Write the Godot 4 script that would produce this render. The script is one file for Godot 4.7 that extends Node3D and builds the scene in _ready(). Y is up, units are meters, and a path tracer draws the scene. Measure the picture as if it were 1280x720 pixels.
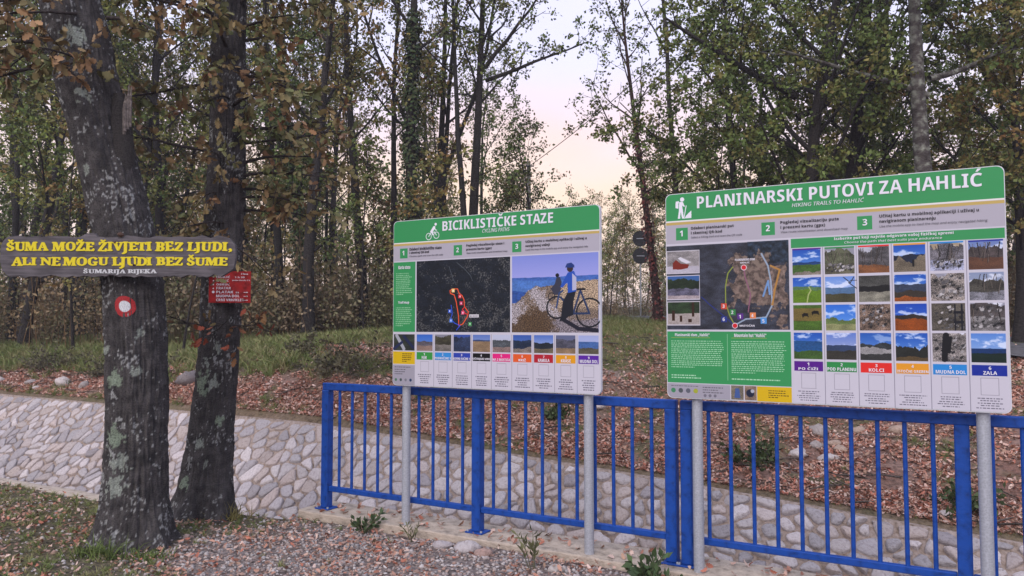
extends Node3D
# A forest trailhead at dusk: two trail boards and a blue railing along a stone-lined channel, two oaks with signs, autumn wood behind.

# ------------------------------------------------------------------ geometry collector
class Acc:
	var v = PackedVector3Array()
	var n := PackedVector3Array()
	var c := PackedColorArray()
	var uv := PackedVector2Array()
	var i := PackedInt32Array()
	func tri(a: Vector3, b: Vector3, d: Vector3, col: Color):
		var nn := (d - a).cross(b - a).normalized()
		var k = v.size()
		v.append(a); v.append(b); v.append(d)
		n.append(nn); n.append(nn); n.append(nn)
		c.append(col); c.append(col); c.append(col)
		i.append(k); i.append(k + 1); i.append(k + 2)
	func poly(p: Array, out: Vector3, col: Color):
		var nn: Vector3 = (p[2] - p[0]).cross(p[1] - p[0]).normalized()
		var flip := nn.dot(out) < 0.0
		if flip: nn = -nn
		var k = v.size()
		for q in p:
			v.append(q); n.append(nn); c.append(col)
		for m in range(1, p.size() - 1):
			i.append(k)
			i.append(k + (m + 1 if flip else m))
			i.append(k + (m if flip else m + 1))
	func tube(pts: Array, rad: Array, sides: int, col: Color, capped := false):
		var start := v.size()
		var m = pts.size()
		var side := Vector3.ZERO
		for k in m:
			var dir: Vector3 = (pts[min(k + 1, m - 1)] - pts[max(k - 1, 0)]).normalized()
			if side == Vector3.ZERO:
				side = dir.cross(Vector3.RIGHT if absf(dir.x) < 0.8 else Vector3.UP).normalized()
			else:
				side = (side - dir * side.dot(dir)).normalized()
			var other := dir.cross(side)
			for s in sides:
				var a := TAU * s / sides
				var o := side * cos(a) + other * sin(a)
				v.append(pts[k] + o * rad[k]); n.append(o); c.append(col)
		for k in m - 1:
			for s in sides:
				var a0 = start + k * sides + s
				var a1 = start + k * sides + (s + 1) % sides
				var b0 = a0 + sides
				var b1 = a1 + sides
				i.append(a0); i.append(b0); i.append(a1)
				i.append(a1); i.append(b0); i.append(b1)
		if capped:
			for e in [0, m - 1]:
				var dir: Vector3 = (pts[0] - pts[1]) if e == 0 else (pts[m - 1] - pts[m - 2])
				var ring := []
				for s in sides: ring.append(v[start + e * sides + s])
				poly(ring, dir, col)
	func leaf(at: Vector3, dir: Vector3, side: Vector3, len: float, wid: float, col: Color):
		var up := dir.cross(side)
		var k = v.size()
		var mid := at + dir * len * 0.5
		v.append(at); v.append(mid + side * wid + up * len * 0.12); v.append(at + dir * len); v.append(mid - side * wid + up * len * 0.12)
		for q in 4:
			n.append(up); c.append(col)
		i.append(k); i.append(k + 1); i.append(k + 2)
		i.append(k); i.append(k + 2); i.append(k + 3)
	func oak_leaf(at: Vector3, dir: Vector3, side: Vector3, len: float, col: Color, fold := 0.25, curl := 0.2):
		var up := dir.cross(side)
		var ls := [0.0, 0.16, 0.3, 0.4, 0.56, 0.66, 0.82, 1.0]
		var ws := [0.012, 0.07, 0.24, 0.13, 0.3, 0.17, 0.22, 0.0]
		var k = v.size()
		for j in 8:
			var m: Vector3 = at + dir * len * ls[j] - up * len * curl * ls[j] * ls[j]
			v.append(m)
			v.append(m + side * ws[j] * len + up * ws[j] * len * fold)
			v.append(m - side * ws[j] * len + up * ws[j] * len * fold)
			n.append(up); n.append((up - side * fold).normalized()); n.append((up + side * fold).normalized())
			c.append(col); c.append(col); c.append(col)
		for j in 7:
			var a = k + j * 3
			i.append_array(PackedInt32Array([a, a + 1, a + 4, a, a + 4, a + 3, a, a + 5, a + 2, a, a + 3, a + 5]))
	func grid(w: int, h: int, first: int, flip := false):
		for y in h - 1:
			for x in w - 1:
				var a := first + y * w + x
				if flip:
					i.append_array(PackedInt32Array([a, a + w, a + 1, a + 1, a + w, a + w + 1]))
				else:
					i.append_array(PackedInt32Array([a, a + 1, a + w, a + 1, a + w + 1, a + w]))
	func smooth(from := 0, ifrom := 0):
		for k in range(from, n.size()): n[k] = Vector3.ZERO
		for k in range(ifrom, i.size(), 3):
			var a := i[k]
			var nn := (v[i[k + 2]] - v[a]).cross(v[i[k + 1]] - v[a])
			n[a] += nn; n[i[k + 1]] += nn; n[i[k + 2]] += nn
		for k in range(from, n.size()): n[k] = n[k].normalized()
	func mesh(m: Material) -> ArrayMesh:
		var arr := []
		arr.resize(Mesh.ARRAY_MAX)
		arr[Mesh.ARRAY_VERTEX] = v; arr[Mesh.ARRAY_NORMAL] = n; arr[Mesh.ARRAY_COLOR] = c; arr[Mesh.ARRAY_INDEX] = i
		if uv.size() == v.size(): arr[Mesh.ARRAY_TEX_UV] = uv
		var am := ArrayMesh.new()
		am.add_surface_from_arrays(Mesh.PRIMITIVE_TRIANGLES, arr)
		am.surface_set_material(0, m)
		return am

# ------------------------------------------------------------------ plan of the place
# t runs along the railing to the right, q away from the viewer's side of it.
const TX := 0.867
const TZ := 0.4985
const TURN := -0.5219
var M := {}
var rough_noise := FastNoiseLite.new()
var fine_noise := FastNoiseLite.new()
var patch_noise := FastNoiseLite.new()
var used := {}

func W(t: float, q: float, y: float) -> Vector3:
	return Vector3(-1.574 + TX * t + TZ * q, y, -(6.6 - TZ * t + TX * q))
func TQ(x: float, d: float) -> Vector2:
	var a := x + 1.574
	var b := d - 6.6
	return Vector2(TX * a - TZ * b, TZ * a + TX * b)
func table(x: float, xs: Array, ys: Array) -> float:
	if x <= xs[0]: return ys[0]
	for k in range(1, xs.size()):
		if x <= xs[k]:
			return lerpf(ys[k - 1], ys[k], (x - xs[k - 1]) / (xs[k] - xs[k - 1]))
	return ys[-1]
func near_edge(t: float) -> float:
	return table(t, [-12.0, -4.0, -2.2, -1.2, -0.7, -0.16, -0.14, 9.0], [-0.7, -0.66, -0.6, -0.3, -0.26, -0.2, 0.2, 0.2])
func wall_top(t: float) -> float:
	return table(t, [-14.0, -10.0, -2.5, -0.3, 2.2, 4.6, 9.0], [0.45, 0.41, 0.37, 0.26, 0.11, -0.07, -0.35])
func yard_h(x: float, z: float) -> float:
	return 0.035 * rough_noise.get_noise_2d(x * 30.0, z * 30.0) + 0.012 * fine_noise.get_noise_2d(x * 60, z * 60)
func bank_h(t: float, q: float) -> float:
	var e = maxf(0.0, q - 2.3)
	var s := smoothstep(-2.5, 2.5, t)
	var far_left := smoothstep(-4.0, -9.0, t)
	var a := lerpf(lerpf(1.0, 0.72, far_left), 1.28, s)
	var b := lerpf(1.5, 4.5, s)
	var y = wall_top(t) + a * (1.0 - exp(-e / b)) + e * 0.028
	y += 0.11 * rough_noise.get_noise_2d(t * 18, q * 18) * minf(1.0, e * 0.8) + 0.035 * fine_noise.get_noise_2d(t * 30, q * 30) * minf(1.0, e * 2.0)
	# washed-out gully behind the right railing
	y -= 0.16 * exp(-pow((t - 3.4 - (q - 4) * 0.2) / 0.35, 2)) * smoothstep(2.7, 3.4, q) * smoothstep(8.0, 5.0, q)
	return y
func ground_at(x: float, d: float) -> float:
	var p := TQ(x, d)
	if p.y > 2.3: return bank_h(p.x, p.y)
	return yard_h(x, -d)
func grassy(t: float, q: float) -> float:
	# 1 where grass grows on the far side, 0 where only leaves lie
	var e = q - 2.3
	var w := 0.55 * patch_noise.get_noise_2d(t * 22, q * 22)
	var left := smoothstep(1.6, 0.2, t) * smoothstep(0.7, 1.5, e + w)
	var band := smoothstep(0.9, 0.3, absf(e - 2.2 - w * 0.6)) * smoothstep(-6.0, -3.5, t) * smoothstep(3.0, -0.5, t) * 0.9
	var mid := smoothstep(5.0, 9.0, e + w * 6.0) * 0.55
	var lip := smoothstep(0.28, 0.12, e + w * 0.25) * 0.55
	var spots := smoothstep(0.20, 0.30, patch_noise.get_noise_2d(t * 60 + 300, q * 60)) * 0.8
	return clampf(maxf(maxf(maxf(left * (1.0 - band), mid), lip), spots) + w * 0.35, 0.0, 1.0)

# ------------------------------------------------------------------ naming helpers
func numbered(called: String) -> String:
	var k: int = used.get(called, 0)
	used[called] = k + 1
	return called if k == 0 else "%s_%03d" % [called, k]
func thing(called: String, label: String, category: String, at := Vector3.ZERO, turn := 0.0, group := "") -> Node3D:
	var o := Node3D.new()
	o.name = numbered(called)
	add_child(o)
	o.position = at; o.rotation.y = turn
	o.set_meta("label", label); o.set_meta("category", category)
	if group: o.set_meta("group", group)
	return o
func part(called: String, mesh: Mesh, parent: Node, at := Vector3.ZERO, mat: Material = null) -> MeshInstance3D:
	var o := MeshInstance3D.new()
	o.name = called
	o.mesh = mesh
	o.position = at
	if mat: o.material_override = mat
	parent.add_child(o, true)
	return o
func struct(called: String, mesh: Mesh) -> MeshInstance3D:
	var o := part(called, mesh, self)
	o.set_meta("kind", "structure")
	return o
func scatter(called: String, mesh: Mesh, xf: Array, cols: Array, label: String, category: String):
	var mm := MultiMesh.new()
	mm.transform_format = MultiMesh.TRANSFORM_3D
	mm.use_colors = true
	mm.mesh = mesh
	mm.instance_count = xf.size()
	for k in xf.size():
		mm.set_instance_transform(k, xf[k])
		mm.set_instance_color(k, cols[k])
	var o := MultiMeshInstance3D.new()
	o.name = numbered(called)
	o.multimesh = mm
	add_child(o)
	o.set_meta("kind", "stuff"); o.set_meta("label", label); o.set_meta("category", category)

# ------------------------------------------------------------------ materials
func noise_tex(seed_: int, freq: float, cols: Array, size := 512, octaves := 4, kind := FastNoiseLite.TYPE_SIMPLEX_SMOOTH) -> NoiseTexture2D:
	var f := FastNoiseLite.new()
	f.seed = seed_; f.frequency = freq; f.fractal_octaves = octaves; f.noise_type = kind
	var t := NoiseTexture2D.new()
	t.width = size; t.height = size; t.seamless = true; t.noise = f
	var g := Gradient.new()
	var offs := PackedFloat32Array()
	var cc := PackedColorArray()
	for k in cols.size():
		offs.append(float(k) / maxf(1, cols.size() - 1)); cc.append(cols[k])
	g.offsets = offs; g.colors = cc
	t.color_ramp = g
	return t
func normal_tex(seed_: int, freq: float, strength: float, size := 512) -> NoiseTexture2D:
	var f := FastNoiseLite.new()
	f.seed = seed_; f.frequency = freq; f.fractal_octaves = 4
	var t := NoiseTexture2D.new()
	t.width = size; t.height = size; t.seamless = true; t.noise = f
	t.as_normal_map = true; t.bump_strength = strength
	return t
func G(x: float) -> Color: return Color(x, x, x)
func mat(col: Color, rough := 0.8, vc := false) -> StandardMaterial3D:
	var m = StandardMaterial3D.new()
	m.albedo_color = col; m.roughness = rough
	m.vertex_color_use_as_albedo = vc
	m.metallic_specular = 0.35
	m.cull_mode = BaseMaterial3D.CULL_DISABLED
	return m
func textured(m: StandardMaterial3D, tex: Texture2D, scale: float, ntex: Texture2D = null, nscale := 1.0, world := false) -> StandardMaterial3D:
	m.albedo_texture = tex
	m.uv1_triplanar = true; m.uv1_world_triplanar = world
	m.uv1_scale = Vector3.ONE * scale
	if ntex:
		m.normal_enabled = true; m.normal_texture = ntex; m.normal_scale = nscale
	return m
func lin(r: float, g: float, b: float) -> Color: return Color(r, g, b).srgb_to_linear()

func make_materials():
	var mott := noise_tex(5, 0.02, [G(0.62), G(0.9), G(1.0)], 512, 5)
	var nrm := normal_tex(9, 0.03, 6.0)
	M.leaf = mat(Color.WHITE, 0.7, true)
	M.leaf.backlight = Color(1.0, 1.0, 0.8)
	M.bark = textured(mat(Color.WHITE, 0.95, true), noise_tex(11, 0.03, [G(0.4), G(0.75), G(1.0)], 512, 5), 1.4, normal_tex(12, 0.05, 8.0), 1.0)
	M.lichen_bark = textured(mat(Color.WHITE, 0.95), noise_tex(15, 0.012, [Color(0.20, 0.18, 0.17), Color(0.25, 0.23, 0.22), Color(0.30, 0.28, 0.27), Color(0.52, 0.53, 0.48), Color(0.56, 0.56, 0.53)], 512, 5), 0.9, normal_tex(12, 0.05, 8.0), 1.0)
	M.oak_bark = textured(mat(Color.WHITE, 0.95, true), noise_tex(21, 0.03, [G(0.5), G(0.85), G(1.0)], 512, 5), 4.0, normal_tex(22, 0.05, 10.0), 1.2)
	M.soil = textured(mat(Color.WHITE, 1.0, true), noise_tex(31, 0.03, [G(0.45), G(0.8), G(1.0), G(0.85)], 512, 5), 0.9, normal_tex(32, 0.05, 10.0), 1.2, true)
	M.stone = textured(mat(Color.WHITE, 0.85, true), noise_tex(41, 0.025, [Color(0.62, 0.58, 0.58), Color(0.92, 0.89, 0.88), Color(1, 0.98, 0.97), Color(0.86, 0.8, 0.79)], 512, 5), 2.2, normal_tex(42, 0.04, 7.0), 1.0, true)
	M.mortar = textured(mat(Color(0.68, 0.61, 0.57), 0.95), noise_tex(51, 0.03, [Color(0.5, 0.48, 0.42), Color(0.8, 0.78, 0.74), G(0.95), G(1.0)], 512, 5), 1.1, normal_tex(52, 0.08, 6.0), 1.0, true)
	M.concrete = textured(mat(Color(0.72, 0.66, 0.6), 0.92), noise_tex(61, 0.02, [G(0.66), G(0.9), G(1.0), G(0.9)], 512, 5), 0.8, normal_tex(62, 0.1, 4.0), 0.8, true)
	M.pebble = textured(mat(Color.WHITE, 0.85, true), mott, 6.0)
	M.blue = textured(mat(Color(0.085, 0.27, 0.59), 0.5), noise_tex(71, 0.02, [Color(0.62, 0.6, 0.62), G(0.86), G(0.96), G(1.0), Color(1, 1, 1)], 512, 5), 1.3, normal_tex(72, 0.05, 1.2), 0.5)
	M.galv = textured(mat(Color(0.74, 0.75, 0.78), 0.5), noise_tex(81, 0.05, [G(0.78), G(0.92), G(1.0)], 512, 3, FastNoiseLite.TYPE_CELLULAR), 3.0)
	M.galv.metallic = 0.35
	M.dark_metal = textured(mat(Color(0.2, 0.2, 0.21), 0.6), mott, 1.0)
	M.board_back = mat(Color(0.8, 0.8, 0.82), 0.5)
	M.white_ink = mat(Color(0.86, 0.85, 0.88), 0.5)
	M.dark_ink = mat(Color(0.13, 0.12, 0.14), 0.5)
	M.grey_ink = mat(Color(0.42, 0.41, 0.44), 0.5)
	M.pole = textured(mat(Color(0.5, 0.48, 0.46), 0.9), mott, 0.7)
	M.asphalt = textured(mat(Color(0.42, 0.41, 0.42), 0.95), mott, 0.6, nrm, 0.4, true)
	M.wire = mat(Color(0.1, 0.1, 0.11), 0.6)
	M.paint = textured(mat(Color.WHITE, 0.7, true), mott, 8.0)
	M.red_sign = textured(mat(Color(0.68, 0.13, 0.13), 0.55), mott, 1.5)
	M.yellow_paint = textured(mat(Color(0.88, 0.80, 0.17), 0.7), noise_tex(95, 0.06, [G(0.6), G(0.95), G(1.0), G(1.0)], 256, 4), 3.0)
	M.white_paint = textured(mat(Color(0.86, 0.86, 0.86), 0.7), mott, 4.0)
	M.nail = mat(Color(0.3, 0.22, 0.18), 0.6)
	# weathered plank with grain along its length
	var im := Image.create(512, 128, false, Image.FORMAT_RGB8)
	var f := FastNoiseLite.new()
	f.seed = 5; f.frequency = 0.02
	var f2 := FastNoiseLite.new()
	f2.seed = 8; f2.frequency = 0.012
	for y in 128:
		for x in 512:
			var g := 0.5 + 0.5 * f.get_noise_2d(x * 0.35, y * 5.0)
			var h := 0.5 + 0.5 * f2.get_noise_2d(x, y * 2.0)
			var k = 0.25 + 0.18 * g + 0.14 * (h - 0.5)
			im.set_pixel(x, y, Color(k * 1.03, k * 0.97, k * 1.0))
	M.plank = mat(Color.WHITE, 0.85, false)
	M.plank.albedo_texture = ImageTexture.create_from_image(im)
	M.plank.uv1_triplanar = true
	M.plank.uv1_scale = Vector3(0.8, 3.2, 0.8)

# ------------------------------------------------------------------ basic shapes
func box_mesh(s: Vector3, b: float, m: Material) -> ArrayMesh:
	var a := Acc.new()
	add_box(a, Vector3.ZERO, s, b, Color.WHITE)
	return a.mesh(m)
func add_box(a: Acc, at: Vector3, s: Vector3, b: float, col: Color):
	var h := s * 0.5
	var P := func(sg: Vector3, axis: int) -> Vector3:
		var o := Vector3(sg.x * (h.x - b), sg.y * (h.y - b), sg.z * (h.z - b))
		o[axis] = sg[axis] * h[axis]
		return at + o
	for axis in 3:
		var u := (axis + 1) % 3
		var w := (axis + 2) % 3
		for s1 in [-1.0, 1.0]:
			var ring := []
			for cr in [[-1.0, -1.0], [1.0, -1.0], [1.0, 1.0], [-1.0, 1.0]]:
				var sg := Vector3()
				sg[axis] = s1; sg[u] = cr[0]; sg[w] = cr[1]
				ring.append(P.call(sg, axis))
			var outv := Vector3(); outv[axis] = s1
			a.poly(ring, outv, col)
			for s2 in [-1.0, 1.0]:
				var g0 := Vector3(); g0[axis] = s1; g0[u] = s2; g0[w] = -1.0
				var g1 := g0; g1[w] = 1.0
				var o2 := Vector3(); o2[axis] = s1; o2[u] = s2
				a.poly([P.call(g0, axis), P.call(g0, u), P.call(g1, u), P.call(g1, axis)], o2, col)
	for sx in [-1.0, 1.0]:
		for sy in [-1.0, 1.0]:
			for sz in [-1.0, 1.0]:
				var sg := Vector3(sx, sy, sz)
				a.poly([P.call(sg, 0), P.call(sg, 1), P.call(sg, 2)], sg, col)
func cyl_mesh(r: float, h: float, m: Material, sides := 20) -> ArrayMesh:
	var a := Acc.new()
	a.tube([Vector3.ZERO, Vector3(0, h, 0)], [r, r], sides, Color.WHITE, true)
	return a.mesh(m)
func rock_mesh(seed_: int, m: Material, col: Color, squash := 0.7, subdiv := 2, rough := 0.35) -> ArrayMesh:
	var f := FastNoiseLite.new()
	f.seed = seed_; f.frequency = 0.9
	var a := Acc.new()
	var w := 5 + subdiv * 3
	var h := 4 + subdiv * 2
	for y in h:
		for x in w:
			var th := PI * y / (h - 1)
			var ph := TAU * (x % (w - 1)) / (w - 1)
			var d := Vector3(sin(th) * cos(ph), cos(th), sin(th) * sin(ph))
			var r := 1.0 + rough * 1.6 * f.get_noise_3dv(d * 1.2)
			# a few flat facets
			for k in 5:
				var pn := Vector3(sin(seed_ * 1.3 + k * 2.1), cos(seed_ * 0.7 + k * 1.7), sin(seed_ * 2.3 + k * 3.1)).normalized()
				var dd = d.dot(pn)
				if dd > 0.0: r = minf(r, 0.82 / dd)
			a.v.append(Vector3(d.x, d.y * squash, d.z) * r)
			a.n.append(d); a.c.append(col)
	a.grid(w, h, 0)
	a.smooth()
	return a.mesh(m)

# ------------------------------------------------------------------ camera, sky, light
func setup_view():
	var cam := Camera3D.new()
	cam.name = "camera"
	add_child(cam)
	cam.position = Vector3(0, 1.6, 0)
	cam.rotation.x = atan(48.0 / 960.0)
	cam.fov = 41.11
	cam.near = 0.05; cam.far = 2000.0
	cam.current = true
	var env := Environment.new()
	env.background_mode = Environment.BG_SKY
	var sky := Sky.new()
	var pm := PanoramaSkyMaterial.new()
	var w := 1024
	var h := 512
	var im := Image.create(w, h, false, Image.FORMAT_RGBAF)
	var f := FastNoiseLite.new()
	f.seed = 77; f.frequency = 1.6; f.fractal_octaves = 4
	for y in h:
		var el := 90.0 - 180.0 * (y + 0.5) / h
		for x in w:
			var az := TAU * (x + 0.5) / w
			var e = deg_to_rad(el)
			var d := Vector3(cos(e) * cos(az), sin(e) * 3.0, cos(e) * sin(az))
			var cl := f.get_noise_3dv(d)
			var ee := el + cl * 3.5
			var ang := wrapf(TAU * (x + 0.5) / w - 0.06, -PI, PI)
			var glow := exp(-ang * ang / 0.9)
			var col := Color(0.70, 0.65, 0.74).lerp(Color(0.86, 0.66, 0.52), glow)
			col = col.lerp(Color(0.68, 0.67, 0.80).lerp(Color(0.80, 0.64, 0.68), glow), smoothstep(9.0, 15.0, ee))
			col = col.lerp(Color(0.66, 0.70, 0.90).lerp(Color(0.66, 0.66, 0.86), glow), smoothstep(13.0, 20.0, ee))
			col = col.lerp(Color(0.58, 0.65, 0.90), smoothstep(22.0, 55.0, ee))
			col = col * (1.0 + 0.08 * cl)
			im.set_pixel(x, y, Color(col.r, col.g, col.b, 1.0))
	pm.panorama = ImageTexture.create_from_image(im)
	sky.sky_material = pm
	env.sky = sky
	env.tonemap_mode = Environment.TONE_MAPPER_LINEAR
	env.tonemap_exposure = 1.46
	env.fog_enabled = true
	env.fog_density = 0.0016
	env.fog_light_color = Color(0.86, 0.84, 0.88)
	env.sdfgi_enabled = true; env.ssao_enabled = true; env.ssil_enabled = true
	var we := WorldEnvironment.new()
	we.name = "world_environment"
	we.environment = env
	add_child(we)
	var sun := DirectionalLight3D.new()
	sun.name = "sun"
	sun.light_energy = 0.5
	sun.light_color = Color(1.0, 0.96, 0.93)
	sun.light_angular_distance = 50.0
	sun.shadow_enabled = true
	add_child(sun)
	sun.look_at_from_position(Vector3(-4, 8.5, 10), Vector3.ZERO)

# ------------------------------------------------------------------ ground, bank, channel
func build_ground():
	# yard on the viewer's side: fine near the view, reaching far behind
	var a := Acc.new()
	var ts := []
	var t := -260.0
	while t < 260.0:
		ts.append(t)
		t += 0.12 if (t > -9 and t < 9) else (3.0 if absf(t) < 40 else 30.0)
	var qs := []
	var q := 0.0
	while q > -260.0:
		qs.append(q)
		q -= 0.1 if q > -5.0 else (2.0 if q > -30 else 30.0)
	for qq in qs:
		for tt in ts:
			var p := W(tt, qq + near_edge(tt), 0)
			p.y = yard_h(p.x, p.z)
			if qq > -0.02: p.y -= 0.01
			a.v.append(p); a.n.append(Vector3.UP)
			var g := yard_grass(p.x, p.z)
			var k = patch_noise.get_noise_2d(p.x * 60, p.z * 60)
			var soil := Color(0.21, 0.155, 0.135).lerp(Color(0.30, 0.25, 0.235), clampf(0.5 + k, 0, 1))
			a.c.append(soil.lerp(Color(0.12, 0.10, 0.055), g))
	a.grid(ts.size(), qs.size(), 0)
	a.smooth()
	struct("ground", a.mesh(M.soil))
	# the bank and the forest floor beyond the channel
	a = Acc.new()
	ts = []
	t = -420.0
	while t < 420.0:
		ts.append(t)
		t += 0.14 if (t > -16 and t < 12) else (1.5 if absf(t) < 45 else 25.0)
	qs = []
	q = 2.3
	while q < 460.0:
		qs.append(q)
		q += 0.12 if q < 8.0 else (0.5 if q < 22 else (2.0 if q < 60 else 30.0))
	for qq in qs:
		for tt in ts:
			var y := bank_h(tt, qq)
			a.v.append(W(tt, qq, y)); a.n.append(Vector3.UP)
			var g := grassy(tt, qq)
			var k = 0.5 + patch_noise.get_noise_2d(tt * 70, qq * 70)
			var litter := Color(0.22, 0.12, 0.09).lerp(Color(0.33, 0.21, 0.17), clampf(k, 0, 1))
			var trod: float = smoothstep(0.32, 0.18, absf(qq - 5.0 - 0.5 * patch_noise.get_noise_2d(tt * 12, 9))) * smoothstep(-9.0, -6.5, tt) * smoothstep(1.5, -0.5, tt)
			a.c.append(litter.lerp(Color(0.13, 0.12, 0.055), g * (1.0 - trod)).lerp(Color(0.46, 0.36, 0.31), trod * 0.85))
	a.grid(ts.size(), qs.size(), 0)
	a.smooth()
	struct("bank", a.mesh(M.soil))
	# channel: near retaining face and floor
	a = Acc.new()
	var n := 0
	t = -40.0
	while t < 40.0:
		var e = near_edge(t)
		var yy := yard_h(W(t, e, 0).x, W(t, e, 0).z) - 0.012
		for p in [W(t, e - 0.02, yy), W(t, e + 0.03, -0.3), W(t, e + 0.1, -0.9), W(t, 0.8, -0.9)]:
			a.v.append(p); a.n.append(Vector3.UP); a.c.append(Color.WHITE)
		n += 1
		t += 0.1
	a.grid(4, n, 0)
	a.smooth()
	struct("channel_floor", a.mesh(M.mortar))
	# concrete kerb under the railing
	a = Acc.new()
	n = 0
	t = -0.17
	var prof := [[-0.155, -0.25], [-0.155, 0.045], [-0.145, 0.06], [0.235, 0.06], [0.245, 0.05], [0.245, -0.9]]
	while t < 14.0:
		for p in prof:
			var wob: float = 0.006 * fine_noise.get_noise_2d(t * 60, p[0] * 200)
			a.v.append(W(t, p[0] + wob, p[1] + wob * 0.6)); a.n.append(Vector3.UP); a.c.append(Color.WHITE)
		n += 1
		t += 0.07
	a.grid(prof.size(), n, 0)
	a.smooth()
	var cap := []
	for p in prof: cap.append(W(-0.17, p[0], p[1]))
	a.poly(cap, W(-1, 0, 0) - W(0, 0, 0), Color.WHITE)
	struct("kerb", a.mesh(M.concrete))
	# flush concrete edging further left
	a = Acc.new()
	n = 0
	t = -30.0
	while t < -1.75:
		var e = near_edge(t)
		var y := -0.02 + 0.01 * fine_noise.get_noise_2d(t * 40, 3)
		for p in [[-0.02, -0.3], [-0.015, y], [0.3, y - 0.03], [0.31, y - 0.045], [0.32, -0.9]]:
			a.v.append(W(t, e + p[0] + 0.015 * fine_noise.get_noise_2d(t * 60, p[0] * 300), p[1])); a.n.append(Vector3.UP); a.c.append(Color.WHITE)
		n += 1
		t += 0.12
	a.grid(5, n, 0)
	a.smooth()
	struct("path_edge", a.mesh(M.concrete))
	# small road crossing behind the boards
	a = Acc.new()
	n = 0
	var pts := [Vector2(-14, 40), Vector2(-2, 31), Vector2(3.2, 27), Vector2(6.5, 19), Vector2(9.0, 13.0), Vector2(13, 8.5), Vector2(20, 5)]
	for k in 60:
		var s := k / 59.0 * (pts.size() - 1)
		var j := mini(int(s), pts.size() - 2)
		var c: Vector2 = pts[j].lerp(pts[j + 1], s - j)
		var dr: Vector2 = (pts[j + 1] - pts[j]).normalized()
		var sd = Vector2(-dr.y, dr.x)
		for m in 7:
			var p: Vector2 = c + sd * (m - 3) * 0.5
			a.v.append(Vector3(p.x, ground_at(p.x, p.y) + 0.06, -p.y)); a.n.append(Vector3.UP); a.c.append(Color.WHITE)
		n += 1
	a.grid(7, n, 0)
	a.smooth()
	struct("road", a.mesh(M.asphalt))

func yard_grass(x: float, z: float) -> float:
	var w := patch_noise.get_noise_2d(x * 35, z * 35)
	return clampf(smoothstep(-1.8, -2.9, x + w * 1.3 + (z + 5.3) * 0.5) * 0.95 + w * 0.2, 0, 1)

# ------------------------------------------------------------------ stone-faced channel wall
func build_stone_wall():
	var wall := thing("stone_wall", "sloping wall of rounded field stones set in mortar lining the channel", "wall", W(-3, 1.5, -0.9))
	var origin := wall.position
	# mortar bed and coping
	var a := Acc.new()
	var n := 0
	var t := -40.0
	while t < 40.0:
		var h := wall_top(t)
		for p in [[0.72, -0.93], [1.5, lerpf(-0.9, h, 0.48)], [2.27, h - 0.02], [2.29, h + 0.012], [2.42, h + 0.015], [2.45, h - 0.1]]:
			a.v.append(W(t, p[0], p[1]) - origin); a.n.append(Vector3.UP); a.c.append(Color.WHITE)
		n += 1
		t += 0.2
	a.grid(6, n, 0)
	a.smooth()
	part("mortar_bed", a.mesh(M.mortar), wall)
	# stones: cells of a jittered layout in (t, s), s up the slope
	var rng := RandomNumberGenerator.new()
	rng.seed = 4
	var sp := 0.168
	var rows := 12
	var t0 := -15.0
	var cols := int(24.0 / sp)
	var seeds := []
	for r in rows:
		for c in cols:
			if rng.randf() < 0.13:
				seeds.append(null)
				continue
			seeds.append(Vector2(t0 + (c + 0.5 * (r % 2)) * sp + rng.randf_range(-0.45, 0.45) * sp, (r + 0.5) * 0.156 + rng.randf_range(-0.4, 0.4) * 0.156))
	var list := []
	for r in rows:
		for c in cols:
			var k = r * cols + c
			if seeds[k] == null: continue
			var s: Vector2 = seeds[k]
			var poly: Array = [s + Vector2(-0.3, -0.3), s + Vector2(0.3, -0.3), s + Vector2(0.3, 0.3), s + Vector2(-0.3, 0.3)]
			for dr in range(-2, 3):
				for dc in range(-3, 4):
					var r2 := r + dr
					var c2 := c + dc
					if (dr == 0 and dc == 0) or r2 < 0 or r2 >= rows or c2 < 0 or c2 >= cols or seeds[r2 * cols + c2] == null: continue
					var o: Vector2 = seeds[r2 * cols + c2]
					poly = clip(poly, (s + o) * 0.5, (o - s).normalized())
			poly = clip(poly, Vector2(0, 1.865), Vector2(0, 1))
			if poly.size() < 3: continue
			var joint := rng.randf_range(0.008, 0.020) + 0.007 * smoothstep(-1.0, 2.0, s.x)
			var ctr := Vector2.ZERO
			for p in poly: ctr += p
			ctr /= poly.size()
			var hh := wall_top(ctr.x)
			var q := 0.75 + 1.55 * clampf(ctr.y / 1.87, 0, 1)
			var wp := W(ctr.x, q, lerpf(-0.87, hh, ctr.y / 1.87))
			var ang := absf(wp.x / -wp.z)
			var seen := ang < 0.74 and ctr.y > 0.45
			list.append({"p": poly, "c": ctr, "w": wp, "j": joint, "size": (1.0 / wp.length()) if seen else 0.0})
	list.sort_custom(func(x, y): return x.size > y.size)
	var rest := Acc.new()
	var tones := [Color(0.47, 0.44, 0.44), Color(0.52, 0.485, 0.48), Color(0.43, 0.41, 0.42), Color(0.48, 0.43, 0.41), Color(0.41, 0.39, 0.40), Color(0.55, 0.515, 0.51), Color(0.46, 0.40, 0.37), Color(0.34, 0.32, 0.33)]
	for k in list.size():
		var d: Dictionary = list[k]
		var col: Color = tones[rng.randi() % tones.size()]
		col = col * rng.randf_range(0.78, 1.1)
		col.a = 1.0
		if k < 300:
			var acc := Acc.new()
			stone(acc, d, rng, col, d.w)
			var o := part("stone", acc.mesh(M.stone), wall, d.w - origin)
		else:
			stone(rest, d, rng, col, origin)
	var ro := part("stones", rest.mesh(M.stone), wall)
	ro.set_meta("kind", "stuff")

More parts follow.
